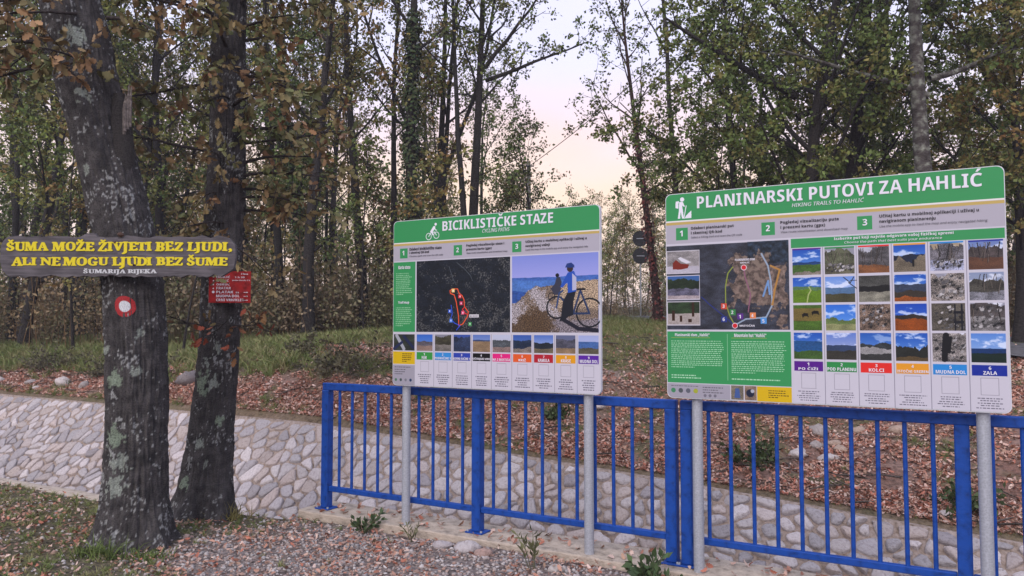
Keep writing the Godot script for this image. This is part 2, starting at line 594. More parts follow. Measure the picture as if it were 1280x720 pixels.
func clip(poly: Array, at: Vector2, nrm: Vector2) -> Array:
	var out := []
	for k in poly.size():
		var p: Vector2 = poly[k]
		var q: Vector2 = poly[(k + 1) % poly.size()]
		var dp := (p - at).dot(nrm)
		var dq := (q - at).dot(nrm)
		if dp <= 0: out.append(p)
		if (dp < 0 and dq > 0) or (dp > 0 and dq < 0): out.append(p.lerp(q, dp / (dp - dq)))
	return out
func on_wall(p: Vector2, lift: float) -> Vector3:
	var h := wall_top(p.x)
	var f := p.y / 1.87
	return W(p.x, 0.75 + 1.55 * f - lift * 0.55, lerpf(-0.87, h, f) + lift * 0.83)
func stone(a: Acc, d: Dictionary, rng: RandomNumberGenerator, col: Color, origin: Vector3):
	# corners rounded by cutting each one, then three rising rings and a crown point
	var ring := []
	var poly: Array = d.p
	var ctr: Vector2 = d.c
	for m in poly.size():
		var p0: Vector2 = poly[m]
		var pn: Vector2 = poly[(m + 1) % poly.size()]
		if p0.distance_to(pn) < 0.02: continue
		ring.append(p0.lerp(pn, 0.23)); ring.append(p0.lerp(pn, 0.77))
	if ring.size() < 4: return
	var first := a.v.size()
	var tilt := Vector2(rng.randf_range(-0.12, 0.12), rng.randf_range(-0.12, 0.12))
	var proud: float = rng.randf_range(0.012, 0.030) * lerpf(0.8, 1.4, smoothstep(-1.0, 2.0, ctr.x))
	var levels := [[1.02, -0.02], [1.0, proud * 0.35], [0.88, proud * 0.85], [0.55, proud * 1.1]]
	var n := ring.size()
	for lv in levels:
		for p in ring:
			var dv: Vector2 = p - ctr
			var l := dv.length()
			var pp: Vector2 = ctr + dv * lv[0] * maxf(0.3, (l - d.j) / l)
			if lv[0] < 0.99: pp += Vector2(rng.randf_range(-1, 1), rng.randf_range(-1, 1)) * 0.009
			var lift: float = lv[1] + (pp - ctr).dot(tilt) * (1.0 if lv[1] > 0 else 0.0)
			a.v.append(on_wall(pp, lift) - origin); a.n.append(Vector3.UP); a.c.append(col)
	a.v.append(on_wall(ctr, proud * rng.randf_range(1.0, 1.3)) - origin); a.n.append(Vector3.UP); a.c.append(col)
	var top := a.v.size() - 1
	var i0 := a.i.size()
	for r in 3:
		for m in n:
			var b0 := first + r * n + m
			var b1 := first + r * n + (m + 1) % n
			a.i.append_array(PackedInt32Array([b0, b0 + n, b1, b1, b0 + n, b1 + n]))
	for m in n:
		a.i.append_array(PackedInt32Array([first + 3 * n + m, top, first + 3 * n + (m + 1) % n]))
	a.smooth(first, i0)

# ------------------------------------------------------------------ railing
func railing(t0: float, posts: Array, label: String, group: String):
	var root := thing("metal_railing", label, "railing", W(t0, 0, 0.06), TURN, group)
	var H := 1.0
	var bal := Acc.new()
	bal.tube([Vector3(0, 0.19, 0), Vector3(0, H + 0.002, 0)], [0.0125, 0.0125], 12, Color.WHITE)
	var bal_mesh := bal.mesh(M.blue)
	var post_mesh := box_mesh(Vector3(0.074, H - 0.012, 0.074), 0.006, M.blue)
	var plate := box_mesh(Vector3(0.15, 0.012, 0.13), 0.003, M.blue)
	var bolt := cyl_mesh(0.009, 0.014, M.galv, 6)
	for x in posts:
		var p := part("post", post_mesh, root, Vector3(x, (H - 0.012) * 0.5 + 0.012, 0))
		var pl := part("base_plate", plate, p, Vector3(0, -(H - 0.012) * 0.5 - 0.006, 0))
		for c in [[-0.058, 0.048], [0.058, 0.048]]:
			part("bolt", bolt, p, Vector3(c[0], -(H - 0.012) * 0.5 - 0.002, c[1]))
	var L: float = posts[-1] - posts[0]
	part("top_rail", box_mesh(Vector3(L + 0.078, 0.062, 0.054), 0.006, M.blue), root, Vector3(posts[0] + L * 0.5, H + 0.028, 0))
	for k in posts.size() - 1:
		var a: float = posts[k]
		var b: float = posts[k + 1]
		part("bottom_rail", box_mesh(Vector3(b - a - 0.076, 0.042, 0.042), 0.005, M.blue), root, Vector3((a + b) * 0.5, 0.17, 0))
		for m in 10:
			part("baluster", bal_mesh, root, Vector3(lerpf(a, b, (m + 1) / 11.0), 0, 0))

# ------------------------------------------------------------------ printed sheets
class Print:
	var im: Image
	var w: int
	var h: int
	var f := FastNoiseLite.new()
	var rng := RandomNumberGenerator.new()
	func _init(ww: int, hh: int, base: Color):
		w = ww; h = hh
		im = Image.create(w, h, false, Image.FORMAT_RGB8)
		im.fill(base)
		f.frequency = 0.01; f.fractal_octaves = 5; f.fractal_gain = 0.6
		rng.seed = 12
	func rect(a: float, b: float, c: float, d: float, col: Color):
		im.fill_rect(Rect2i(roundi(a * w), roundi(b * h), maxi(1, roundi((c - a) * w)), maxi(1, roundi((d - b) * h))), col)
	func frame(a: float, b: float, c: float, d: float, th: float, col: Color):
		rect(a, b, c, b + th * w / h, col); rect(a, d - th * w / h, c, d, col); rect(a, b, a + th, d, col); rect(c - th, b, c, d, col)
	func disc(cx: float, cy: float, r: float, col: Color, hole := 0.0):
		var px := cx * w
		var py := cy * h
		var rr = r * w
		for y in range(maxi(0, int(py - rr - 1)), mini(h, int(py + rr + 2))):
			for x in range(maxi(0, int(px - rr - 1)), mini(w, int(px + rr + 2))):
				var dd = Vector2(x + 0.5 - px, y + 0.5 - py).length()
				if dd <= rr and dd >= hole * w: im.set_pixel(x, y, col)
	func line(p: Array, th: float, col: Color):
		for k in p.size() - 1:
			var a := Vector2(p[k][0] * w, p[k][1] * h)
			var b := Vector2(p[k + 1][0] * w, p[k + 1][1] * h)
			var n := int(a.distance_to(b) / maxf(0.5, th * w * 0.3)) + 1
			for m in n + 1:
				var q := a.lerp(b, float(m) / n) / Vector2(w, h)
				disc(q.x, q.y, maxf(th * 0.5, 0.6 / w), col)
	func shape(p: Array, col: Color):
		var lo := 9.0
		var hi := -9.0
		for q in p:
			lo = minf(lo, q[1]); hi = maxf(hi, q[1])
		for y in range(maxi(0, int(lo * h)), mini(h, int(hi * h) + 1)):
			var yy := (y + 0.5) / h
			var xs := []
			for k in p.size():
				var a: Array = p[k]
				var b: Array = p[(k + 1) % p.size()]
				if (a[1] <= yy) != (b[1] <= yy): xs.append(a[0] + (yy - a[1]) / (b[1] - a[1]) * (b[0] - a[0]))
			xs.sort()
			for k in range(0, xs.size() - 1, 2):
				im.fill_rect(Rect2i(roundi(xs[k] * w), y, maxi(1, roundi((xs[k + 1] - xs[k]) * w)), 1), col)
	# a photograph of sky over layered land; layers = [edge, waviness, colour, grain, contrast]
	func photo(a: float, b: float, c: float, d: float, top: Color, low: Color, layers: Array, seed_: int, haze := 0.0):
		f.seed = seed_
		var x0 := roundi(a * w)
		var x1 := roundi(c * w)
		var y0 := roundi(b * h)
		var y1 := roundi(d * h)
		for x in range(x0, x1):
			var u := float(x - x0) / (x1 - x0)
			var edges := []
			for k in layers.size():
				edges.append(layers[k][0] + layers[k][1] * f.get_noise_2d(u * 130 + k * 400, k * 90.0))
			for y in range(y0, y1):
				var v = float(y - y0) / (y1 - y0)
				var col := top.lerp(low, v)
				if haze > 0.0:
					col = col.lerp(Color(0.92, 0.93, 0.97), haze * smoothstep(0.0, 0.3, f.get_noise_2d(u * 90, v * 190 + 900)))
				for k in layers.size():
					if v > edges[k]:
						var g: float = 0.9 * f.get_noise_2d(x * layers[k][3] * 3.4, y * layers[k][3] * 4.2 + k * 77) + 0.7 * f.get_noise_2d(x * 1.3 + 900, y * 2.6 + k * 55)
						col = layers[k][2] * (1.0 + layers[k][4] * g * 0.85)
				im.set_pixel(x, y, Color(clampf(col.r, 0, 1), clampf(col.g, 0, 1), clampf(col.b, 0, 1)))
	# small print as runs of word-long strokes
	func words(a: float, b: float, c: float, d: float, lines: int, col: Color, ragged := 0.0, centred := false):
		for k in lines:
			var y := lerpf(b, d, (k + 0.5) / lines)
			var th := (d - b) / lines * 0.42
			var half := (c - a) * 0.5
			var end := c - rng.randf() * ragged * (c - a)
			if k == lines - 1 and lines > 3: end = a + (c - a) * 0.45
			var x := a
			if centred:
				var ww := (c - a) * rng.randf_range(0.5, 1.0)
				x = a + half - ww * 0.5; end = x + ww
			while x < end:
				var l := rng.randf_range(3, 11) / w
				rect(x, y - th * 0.5, minf(x + l, end), y + th * 0.5, col)
				x += l + 2.5 / w

const GREEN := Color(0.20, 0.55, 0.32)

func board_frame(p: Print):
	var k = 0.0
	p.rect(0, 0, 1, 0.132, GREEN)
	p.rect(0, 0.132, 1, 0.139, Color(0.86, 0.84, 0.83))
	p.rect(0, 0.139, 1, 0.152, Color(0.72, 0.62, 0.36))
	p.rect(0, 0.152, 1, 0.245, Color(0.66, 0.64, 0.68))
	for s in [[0.035, 0.077], [0.324, 0.367], [0.613, 0.656]]:
		p.rect(s[0], 0.168, s[1], 0.229, GREEN)

func text(parent: Node, s: String, x0: float, x1: float, y0: float, y1: float, z: float, m: Material, bold := true, serif := false, slant := 0.0, depth := 0.0012, fat := 0.0, called := "lettering"):
	var tm := TextMesh.new()
	var f := SystemFont.new()
	f.font_names = PackedStringArray(["Droid Serif" if serif else "Droid Sans"])
	f.font_weight = 700 if bold else 400
	tm.font = f
	tm.text = s
	tm.font_size = 32
	tm.pixel_size = 0.01
	tm.depth = 0.05
	tm.curve_step = 2.0
	tm.material = m
	var bb := tm.get_aabb()
	var o := MeshInstance3D.new()
	o.name = called
	o.mesh = tm
	if fat > 0.0:
		# hand-cut letters: each one set a little askew and broadened
		var st := SurfaceTool.new()
		var rng := RandomNumberGenerator.new()
		rng.seed = s.length() * 31
		for k in s.length():
			if s[k] == " ": continue
			var one := TextMesh.new()
			one.font = f; one.font_size = 32; one.pixel_size = 0.01; one.depth = 0.05; one.curve_step = 2.0
			one.horizontal_alignment = HORIZONTAL_ALIGNMENT_LEFT
			one.text = s[k]
			var x: float = f.get_string_size(s.substr(0, k), HORIZONTAL_ALIGNMENT_LEFT, -1, 32).x * 0.01 + rng.randfn() * 0.006
			var bs := Basis(Vector3.BACK, rng.randfn() * 0.03).scaled(Vector3(rng.randf_range(0.96, 1.06), rng.randf_range(0.94, 1.06), 1))
			for m2 in 5:
				st.append_from(one, 0, Transform3D(bs, Vector3(x + [-1, 1, 0, 0, 0][m2] * fat * 0.01, [0, 0, -0.7, 0.7, 0][m2] * fat * 0.01 + rng.randfn() * 0.002, m2 * 0.002)))
		st.set_material(m)
		o.mesh = st.commit()
		bb = o.mesh.get_aabb()
	parent.add_child(o, true)
	var sx := (x1 - x0) / bb.size.x
	var sy := (y1 - y0) / bb.size.y
	var b := Basis(Vector3(sx, 0, 0), Vector3(slant * sy, sy, 0), Vector3(0, 0, depth / 0.05))
	o.transform = Transform3D(b, Vector3((x0 + x1) * 0.5, (y0 + y1) * 0.5, z) - b * (bb.position + bb.size * 0.5) + Vector3(0, 0, depth * 0.5))

func info_board(t0: float, t1: float, y0: float, y1: float, post_t: Array, pr: Print, label: String, texts: Array, icon: int):
	var wid := t1 - t0
	var hei := y1 - y0
	var root := thing("information_board", label, "sign", W(t0, -0.15, 0), TURN, "trail boards along the railing")
	var P := func(r: float) -> Array:
		var o := []
		for c in [[wid - r, hei - r, 0], [r, hei - r, 1], [r, r, 2], [wid - r, r, 3]]:
			for k in 6:
				var a: float = (c[2] + k / 5.0) * PI / 2
				o.append(Vector2(c[0] + cos(a) * r, c[1] + sin(a) * r))
		return o
	var out: Array = P.call(0.035)
	var a := Acc.new()
	var front := []
	var back := []
	for p in out:
		front.append(Vector3(p.x, p.y, 0.0)); back.append(Vector3(p.x, p.y, -0.028))
	a.poly(front, Vector3.BACK, Color.WHITE)
	a.poly(back, Vector3.FORWARD, Color.WHITE)
	for k in out.size():
		var j := (k + 1) % out.size()
		a.poly([front[k], front[j], back[j], back[k]], front[k] - Vector3(wid / 2, hei / 2, 0), Color.WHITE)
	var panel := part("panel", a.mesh(M.board_back), root, Vector3(0, y0, 0))
	a = Acc.new()
	var sheet := []
	for p in out:
		var q := Vector2(lerpf(0.004, wid - 0.004, p.x / wid), lerpf(0.004, hei - 0.004, p.y / hei))
		sheet.append(Vector3(q.x, q.y, 0.0015))
	a.poly(sheet, Vector3.BACK, Color.WHITE)
	for p in out: a.uv.append(Vector2(p.x / wid, 1.0 - p.y / hei))
	var pm := mat(Color.WHITE, 0.45)
	pm.albedo_texture = ImageTexture.create_from_image(pr.im)
	part("print", a.mesh(pm), panel)
	for s in texts:
		text(panel, s[0], s[1] * wid, s[2] * wid, (1.0 - s[4]) * hei, (1.0 - s[3]) * hei, 0.003, s[5], s[6], false, s[7] if s.size() > 7 else 0.0)
	for pt in post_t:
		a = Acc.new()
		a.tube([Vector3(0, 0.05, 0), Vector3(0, y1 - 0.06, 0)], [0.033, 0.033], 24, Color.WHITE, true)
		var po := part("post", a.mesh(M.galv), root, Vector3(pt - t0, 0, -0.062))
		for yy in [y0 + 0.2, y1 - 0.25]:
			part("clamp", box_mesh(Vector3(0.1, 0.035, 0.012), 0.003, M.galv), po, Vector3(0, yy, -0.04))

func standard_texts(title: String, tx: Array, sub: String, sx: Array, steps: Array) -> Array:
	var o := [
		[title, tx[0], tx[1], 0.006, 0.08, M.white_ink, true],
		[sub, sx[0], sx[1], 0.087, 0.108, M.white_ink, false, 0.2],
		["1", 0.051, 0.061, 0.184, 0.212, M.white_ink, true], ["2", 0.339, 0.352, 0.184, 0.212, M.white_ink, true], ["3", 0.628, 0.641, 0.184, 0.212, M.white_ink, true]]
	for s in steps:
		o.append([s[0], s[1], s[2], 0.168, 0.186, M.dark_ink, true])
		o.append([s[3], s[1], s[4], 0.191, 0.209, M.dark_ink, true])
		o.append([s[5], s[1], s[6], 0.215, 0.228, M.grey_ink, false, 0.15])
	return o

func build_boards():
	var white := Color(0.755, 0.74, 0.78)
	var soft := Color(0.6, 0.585, 0.63)
	# ---------------- cycling board
	var p := Print.new(1024, 744, white)
	board_frame(p)
	# cyclist mark
	var wc := Color(0.88, 0.87, 0.9)
	p.disc(0.192, 0.105, 0.0155, wc, 0.0125); p.disc(0.233, 0.1, 0.0155, wc, 0.0125)
	p.line([[0.192, 0.105], [0.204, 0.082], [0.224, 0.08], [0.233, 0.1]], 0.0035, wc)
	p.shape([[0.199, 0.077], [0.217, 0.045], [0.227, 0.044], [0.226, 0.06], [0.214, 0.078], [0.218, 0.098], [0.213, 0.1], [0.206, 0.084]], wc)
	p.line([[0.223, 0.052], [0.228, 0.068], [0.234, 0.07]], 0.004, wc)
	p.disc(0.229, 0.034, 0.0062, wc)
	# side column
	p.rect(0.0, 0.252, 0.121, 0.678, GREEN)
	p.words(0.014, 0.315, 0.105, 0.455, 12, Color(0.55, 0.74, 0.58), 0.25)
	p.words(0.014, 0.525, 0.105, 0.645, 10, Color(0.55, 0.74, 0.58), 0.25)
	# satellite map
	p.photo(0.128, 0.252, 0.604, 0.678, Color.BLACK, Color.BLACK, [[-1, 0, Color(0.085, 0.105, 0.135), 3.0, 0.8]], 31)
	p.f.seed = 90
	for y in range(int(0.252 * 744), int(0.678 * 744)):
		for x in range(int(0.128 * 1024), int(0.604 * 1024)):
			var v = p.f.get_noise_2d(x * 1.2, y * 1.2)
			var g := p.f.get_noise_2d(x * 9.0 + 500, y * 9.0)
			var low := smoothstep(0.4, 0.68, float(y) / 744) * 0.22 + smoothstep(0.3, 0.6, float(x) / 1024) * 0.12
			if v * 0.6 + g * 0.6 > 0.33 - low * 0.9:
				p.im.set_pixel(x, y, Color(0.27, 0.27, 0.27) * (0.9 + g * 0.9))
	p.line([[0.30, 0.29], [0.32, 0.36], [0.336, 0.40]], 0.002, Color(0.35, 0.38, 0.4))
	p.line([[0.34, 0.27], [0.38, 0.31], [0.41, 0.35], [0.42, 0.38]], 0.002, Color(0.35, 0.38, 0.4))
	p.line([[0.352, 0.64], [0.35, 0.58], [0.338, 0.50], [0.328, 0.46], [0.308, 0.45], [0.306, 0.435], [0.318, 0.425], [0.345, 0.425], [0.352, 0.45], [0.368, 0.465], [0.378, 0.49], [0.38, 0.53], [0.4, 0.56], [0.396, 0.585], [0.372, 0.63], [0.352, 0.64]], 0.0045, Color(0.88, 0.33, 0.16))
	p.line([[0.382, 0.53], [0.37, 0.545], [0.385, 0.57], [0.398, 0.575]], 0.004, Color(0.85, 0.15, 0.15))
	p.line([[0.312, 0.52], [0.318, 0.57], [0.31, 0.6], [0.33, 0.625], [0.358, 0.64], [0.34, 0.665]], 0.004, Color(0.16, 0.3, 0.78))
	for s in [[0.322, 0.435, Color(0.9, 0.75, 0.45)], [0.357, 0.47, Color(0.8, 0.2, 0.25)], [0.363, 0.51, Color(0.8, 0.2, 0.35)], [0.372, 0.565, Color(0.85, 0.3, 0.45)], [0.305, 0.555, Color(0.2, 0.35, 0.75)], [0.312, 0.61, Color(0.3, 0.5, 0.85)], [0.408, 0.63, Color(0.25, 0.6, 0.3)]]:
		p.rect(s[0] - 0.008, s[1] - 0.011, s[0] + 0.008, s[1] + 0.011, s[2])
		p.rect(s[0] - 0.002, s[1] - 0.005, s[0] + 0.002, s[1] + 0.005, Color(0.92, 0.92, 0.95))
	p.rect(0.404, 0.575, 0.452, 0.592, Color(0.82, 0.8, 0.82))
	p.words(0.407, 0.578, 0.449, 0.59, 1, Color(0.3, 0.3, 0.32))
	# ridge photograph with two riders
	p.photo(0.612, 0.252, 0.995, 0.678, Color(0.48, 0.53, 0.80), Color(0.86, 0.78, 0.95), [
		[0.285, 0.02, Color(0.24, 0.38, 0.66), 2.0, 0.25], [0.33, 0.03, Color(0.28, 0.44, 0.70), 2.0, 0.25], [0.46, 0.06, Color(0.17, 0.30, 0.56), 2.0, 0.3]], 7)
	p.f.seed = 44
	for y in range(int(0.37 * 744), int(0.678 * 744)):
		for x in range(int(0.612 * 1024), int(0.995 * 1024)):
			var u := (x / 1024.0 - 0.612) / 0.383
			var v = (y / 744.0 - 0.252) / 0.426
			var edge := 0.62 - 0.22 * smoothstep(0.0, 0.3, u) + 0.03 * p.f.get_noise_2d(x * 3.0, 4)
			if u > 0.42: edge = lerpf(0.4, 0.33, (u - 0.42) / 0.58) + 0.02 * p.f.get_noise_2d(x * 3.0, 4)
			if v > edge:
				var g := p.f.get_noise_2d(x * 14.0, y * 16.0)
				var wu: float = u + 0.10 * p.f.get_noise_2d(x * 2.5, y * 2.5) + 0.05 * p.f.get_noise_2d(x * 9.0, y * 9.0 + 300)
				var wv: float = v + 0.09 * p.f.get_noise_2d(x * 2.5 + 700, y * 2.5) + 0.05 * p.f.get_noise_2d(x * 9.0 + 90, y * 9.0)
				var col := Color(0.44, 0.38, 0.33)
				col = col.lerp(Color(0.62, 0.54, 0.45), smoothstep(0.48, 0.56, wu) * smoothstep(0.74, 0.66, wv))
				var path_x := 0.27 + (wv - 0.45) * 0.55
				col = col.lerp(Color(0.60, 0.57, 0.58), smoothstep(0.05, 0.0, absf(wu - path_x) - 0.05 - 0.12 * (wv - 0.4)))
				col = col.lerp(Color(0.58, 0.55, 0.56), smoothstep(0.2, 0.1, wu) * smoothstep(0.55, 0.66, wv))
				col = col.lerp(Color(0.29, 0.22, 0.15), smoothstep(0.03, -0.03, absf(wu - 0.29) * 0.8 + 0.66 - wv) * 0.9)
				col = col.lerp(Color(0.46, 0.43, 0.45), smoothstep(0.78, 0.86, wv) * smoothstep(0.45, 0.55, wu))
				col = col * (1.0 + g * 1.1)
				p.im.set_pixel(x, y, Color(clampf(col.r, 0, 1), clampf(col.g, 0, 1), clampf(col.b, 0, 1)))
	var R := func(u: float, v: float) -> Array: return [0.612 + u * 0.383, 0.252 + v * 0.426]
	var ink := Color(0.06, 0.07, 0.1)
	# shadow on the photographed path, far rider, near bicycle, near rider
	p.line([R.call(0.6, 0.83), R.call(0.78, 0.95), R.call(0.98, 0.97)], 0.016, Color(0.1, 0.1, 0.15))
	p.shape([R.call(0.53, 0.3), R.call(0.57, 0.29), R.call(0.59, 0.36), R.call(0.57, 0.52), R.call(0.51, 0.52), R.call(0.46, 0.44), R.call(0.51, 0.38)], Color(0.2, 0.21, 0.27))
	p.disc(0.612 + 0.54 * 0.383, 0.252 + 0.27 * 0.426, 0.008, ink)
	p.disc(0.612 + 0.47 * 0.383, 0.252 + 0.54 * 0.426, 0.016, ink, 0.013)
	for wv in [[0.53, 0.68, 0.046], [0.9, 0.75, 0.058]]:
		p.disc(R.call(wv[0], wv[1])[0], R.call(wv[0], wv[1])[1], wv[2], ink, wv[2] - 0.0065)
	p.line([R.call(0.53, 0.68), R.call(0.56, 0.5), R.call(0.60, 0.47)], 0.007, Color(0.15, 0.25, 0.42))
	p.line([R.call(0.58, 0.55), R.call(0.72, 0.76), R.call(0.90, 0.76), R.call(0.80, 0.47), R.call(0.72, 0.76)], 0.008, Color(0.13, 0.2, 0.34))
	p.line([R.call(0.76, 0.455), R.call(0.85, 0.455)], 0.008, ink)
	p.shape([R.call(0.66, 0.48), R.call(0.75, 0.48), R.call(0.72, 0.62), R.call(0.72, 0.78), R.call(0.66, 0.8), R.call(0.63, 0.84), R.call(0.56, 0.86), R.call(0.58, 0.8), R.call(0.6, 0.62)], Color(0.09, 0.1, 0.14))
	p.shape([R.call(0.66, 0.24), R.call(0.73, 0.22), R.call(0.755, 0.3), R.call(0.755, 0.48), R.call(0.66, 0.5), R.call(0.655, 0.36), R.call(0.6, 0.43), R.call(0.57, 0.42), R.call(0.63, 0.3)], Color(0.13, 0.30, 0.66))
	p.shape([R.call(0.71, 0.25), R.call(0.755, 0.3), R.call(0.755, 0.46), R.call(0.71, 0.47)], Color(0.68, 0.68, 0.78))
	p.disc(R.call(0.685, 0.19)[0], R.call(0.685, 0.19)[1], 0.0135, Color(0.2, 0.14, 0.14))
	p.shape([R.call(0.63, 0.175), R.call(0.65, 0.125), R.call(0.7, 0.115), R.call(0.735, 0.15), R.call(0.735, 0.18)], Color(0.1, 0.2, 0.45))
	# lower left: hint photo, yellow box, credits
	p.photo(0.004, 0.692, 0.119, 0.79, Color(0.2, 0.22, 0.2), Color(0.15, 0.17, 0.15), [[-1, 0, Color(0.18, 0.2, 0.17), 7.0, 0.9]], 5)
	p.line([[0.02, 0.70], [0.06, 0.78]], 0.016, Color(0.62, 0.63, 0.66)); p.line([[0.06, 0.705], [0.11, 0.77]], 0.014, Color(0.12, 0.15, 0.28)); p.line([[0.005, 0.78], [0.05, 0.74]], 0.012, Color(0.12, 0.16, 0.3))
	p.rect(0.0, 0.797, 0.121, 0.872, Color(0.80, 0.66, 0.06))
	p.words(0.052, 0.805, 0.108, 0.862, 5, Color(0.32, 0.26, 0.05), 0.35)
	p.rect(0.0, 0.878, 0.121, 1.0, soft)
	p.words(0.01, 0.885, 0.11, 0.94, 4, Color(0.36, 0.35, 0.38), 0.5)
	for k in 4: p.disc(0.017 + k * 0.027, 0.968, 0.0065, [Color(0.3, 0.45, 0.35), Color(0.25, 0.3, 0.3), Color(0.45, 0.45, 0.48), Color(0.12, 0.2, 0.34)][k])
	var cw := 0.875 / 9.0
	var tabs := [Color(0.2, 0.55, 0.24), Color(0.2, 0.52, 0.78), Color(0.16, 0.24, 0.62), Color(0.05, 0.05, 0.06), Color(0.84, 0.12, 0.46), Color(0.84, 0.34, 0.13), Color(0.66, 0.1, 0.16), Color(0.84, 0.58, 0.08), Color(0.33, 0.12, 0.58)]
	var looks := [
		[Color(0.2, 0.38, 0.72), Color(0.4, 0.55, 0.8), [[0.42, 0.1, Color(0.35, 0.33, 0.36), 6.0, 0.6], [0.68, 0.05, Color(0.5, 0.42, 0.38), 5.0, 0.4]]],
		[Color(0.5, 0.5, 0.55), Color(0.4, 0.4, 0.4), [[0.1, 0.3, Color(0.24, 0.23, 0.18), 7.0, 0.9], [0.6, 0.1, Color(0.4, 0.38, 0.36), 7.0, 0.6]]],
		[Color(0.2, 0.3, 0.6), Color(0.3, 0.35, 0.5), [[0.15, 0.4, Color(0.16, 0.2, 0.3), 6.0, 1.0]]],
		[Color(0.35, 0.45, 0.7), Color(0.6, 0.66, 0.8), [[0.3, 0.05, Color(0.2, 0.26, 0.4), 4.0, 0.3], [0.38, 0.03, Color(0.52, 0.43, 0.33), 5.0, 0.4]]],
		[Color(0.7, 0.72, 0.8), Color(0.7, 0.7, 0.75), [[0.3, 0.15, Color(0.3, 0.32, 0.34), 6.0, 0.8], [0.7, 0.06, Color(0.5, 0.42, 0.4), 6.0, 0.6]]],
		[Color(0.2, 0.33, 0.62), Color(0.4, 0.5, 0.72), [[0.3, 0.12, Color(0.12, 0.17, 0.26), 4.0, 0.5], [0.72, 0.15, Color(0.45, 0.41, 0.38), 6.0, 0.7]]],
		[Color(0.3, 0.42, 0.7), Color(0.7, 0.75, 0.88), [[0.4, 0.2, Color(0.13, 0.16, 0.2), 5.0, 0.6], [0.75, 0.15, Color(0.4, 0.36, 0.28), 6.0, 0.6]]],
		[Color(0.35, 0.38, 0.5), Color(0.4, 0.4, 0.5), [[0.2, 0.2, Color(0.28, 0.28, 0.33), 8.0, 0.8], [0.7, 0.04, Color(0.52, 0.43, 0.33), 6.0, 0.4]]],
		[Color(0.6, 0.64, 0.8), Color(0.66, 0.7, 0.85), [[0.34, 0.03, Color(0.25, 0.38, 0.6), 3.0, 0.3], [0.66, 0.15, Color(0.32, 0.3, 0.24), 6.0, 0.5]]]]
	for k in 9:
		var x0 := 0.125 + k * cw
		p.photo(x0 + 0.006, 0.692, x0 + cw - 0.006, 0.79, looks[k][0], looks[k][1], looks[k][2], 100 + k)
		p.rect(x0 + 0.006, 0.798, x0 + cw - 0.006, 0.842, tabs[k])
		p.frame(x0 + cw * 0.27, 0.852, x0 + cw * 0.73, 0.915, 0.0015, soft)
		p.words(x0 + 0.012, 0.925, x0 + cw - 0.012, 0.985, 5, Color(0.4, 0.39, 0.44), 0.0, true)
		if k > 0: p.rect(x0 - 0.0008, 0.69, x0 + 0.0008, 1.0, Color(0.5, 0.49, 0.54))
	var tx := standard_texts("BICIKLISTIČKE STAZE", [0.267, 0.80], "CYCLING PATHS", [0.47, 0.60], [
		["Odaberi biciklističku stazu", 0.09, 0.262, "i skeniraj QR-kod", 0.196, "Choose a path and scan the QR code", 0.27],
		["Pogledaj vizualizaciju staze i", 0.39, 0.575, "preuzmi kartu (gpx)", 0.515, "View route visualization and download map", 0.59],
		["Učitaj kartu u mobilnoj aplikaciji i uživaj u", 0.675, 0.945, "navigiranoj vožnji", 0.785, "Load the map in the mobile app and enjoy the navigated ride", 0.95]])
	var tabnames := ["HUM", "PODKUČINE 1", "GORNI KUĆINE 1", "OŠTRIJSKI VRH", "NA 3 MOSTIĆA", "KRIŽ", "KAMULA", "KRASE", "MUDNA DOL"]
	for k in 9:
		var x0 := 0.125 + k * cw + cw * 0.5
		var hw := minf(cw * 0.42, 0.0042 * tabnames[k].length())
		tx.append([str(k + 1), x0 - 0.003, x0 + 0.003, 0.802, 0.815, M.white_ink, true])
		tx.append([tabnames[k], x0 - hw, x0 + hw, 0.819, 0.836, M.white_ink, true])
	tx.append(["Karta staza", 0.03, 0.095, 0.275, 0.295, M.white_ink, true])
	tx.append(["Trail map", 0.03, 0.09, 0.49, 0.51, M.white_ink, true])
	info_board(0.82, 2.59, 1.14, 2.43, [0.911, 2.471], p, "smaller green and white cycling trails board with ridge rider photo", tx, 0)

	# ---------------- hiking board
	p = Print.new(1080, 760, white)
	board_frame(p)
	p.disc(0.058, 0.028, 0.0075, wc)
	p.shape([[0.047, 0.04], [0.06, 0.04], [0.067, 0.06], [0.066, 0.066], [0.058, 0.058], [0.06, 0.078], [0.064, 0.122], [0.057, 0.122], [0.053, 0.09], [0.05, 0.122], [0.042, 0.122], [0.046, 0.085]], wc)
	p.shape([[0.035, 0.036], [0.046, 0.034], [0.044, 0.072], [0.034, 0.068]], wc)
	p.line([[0.072, 0.06], [0.064, 0.122]], 0.003, wc)
	p.shape([[0.066, 0.122], [0.072, 0.108], [0.09, 0.085], [0.09, 0.122]], wc)
	# relief map with hut photographs
	p.photo(0.0, 0.256, 0.408, 0.668, Color.BLACK, Color.BLACK, [[-1, 0, Color(0.19, 0.20, 0.24), 8.0, 0.9]], 8)
	p.f.seed = 61
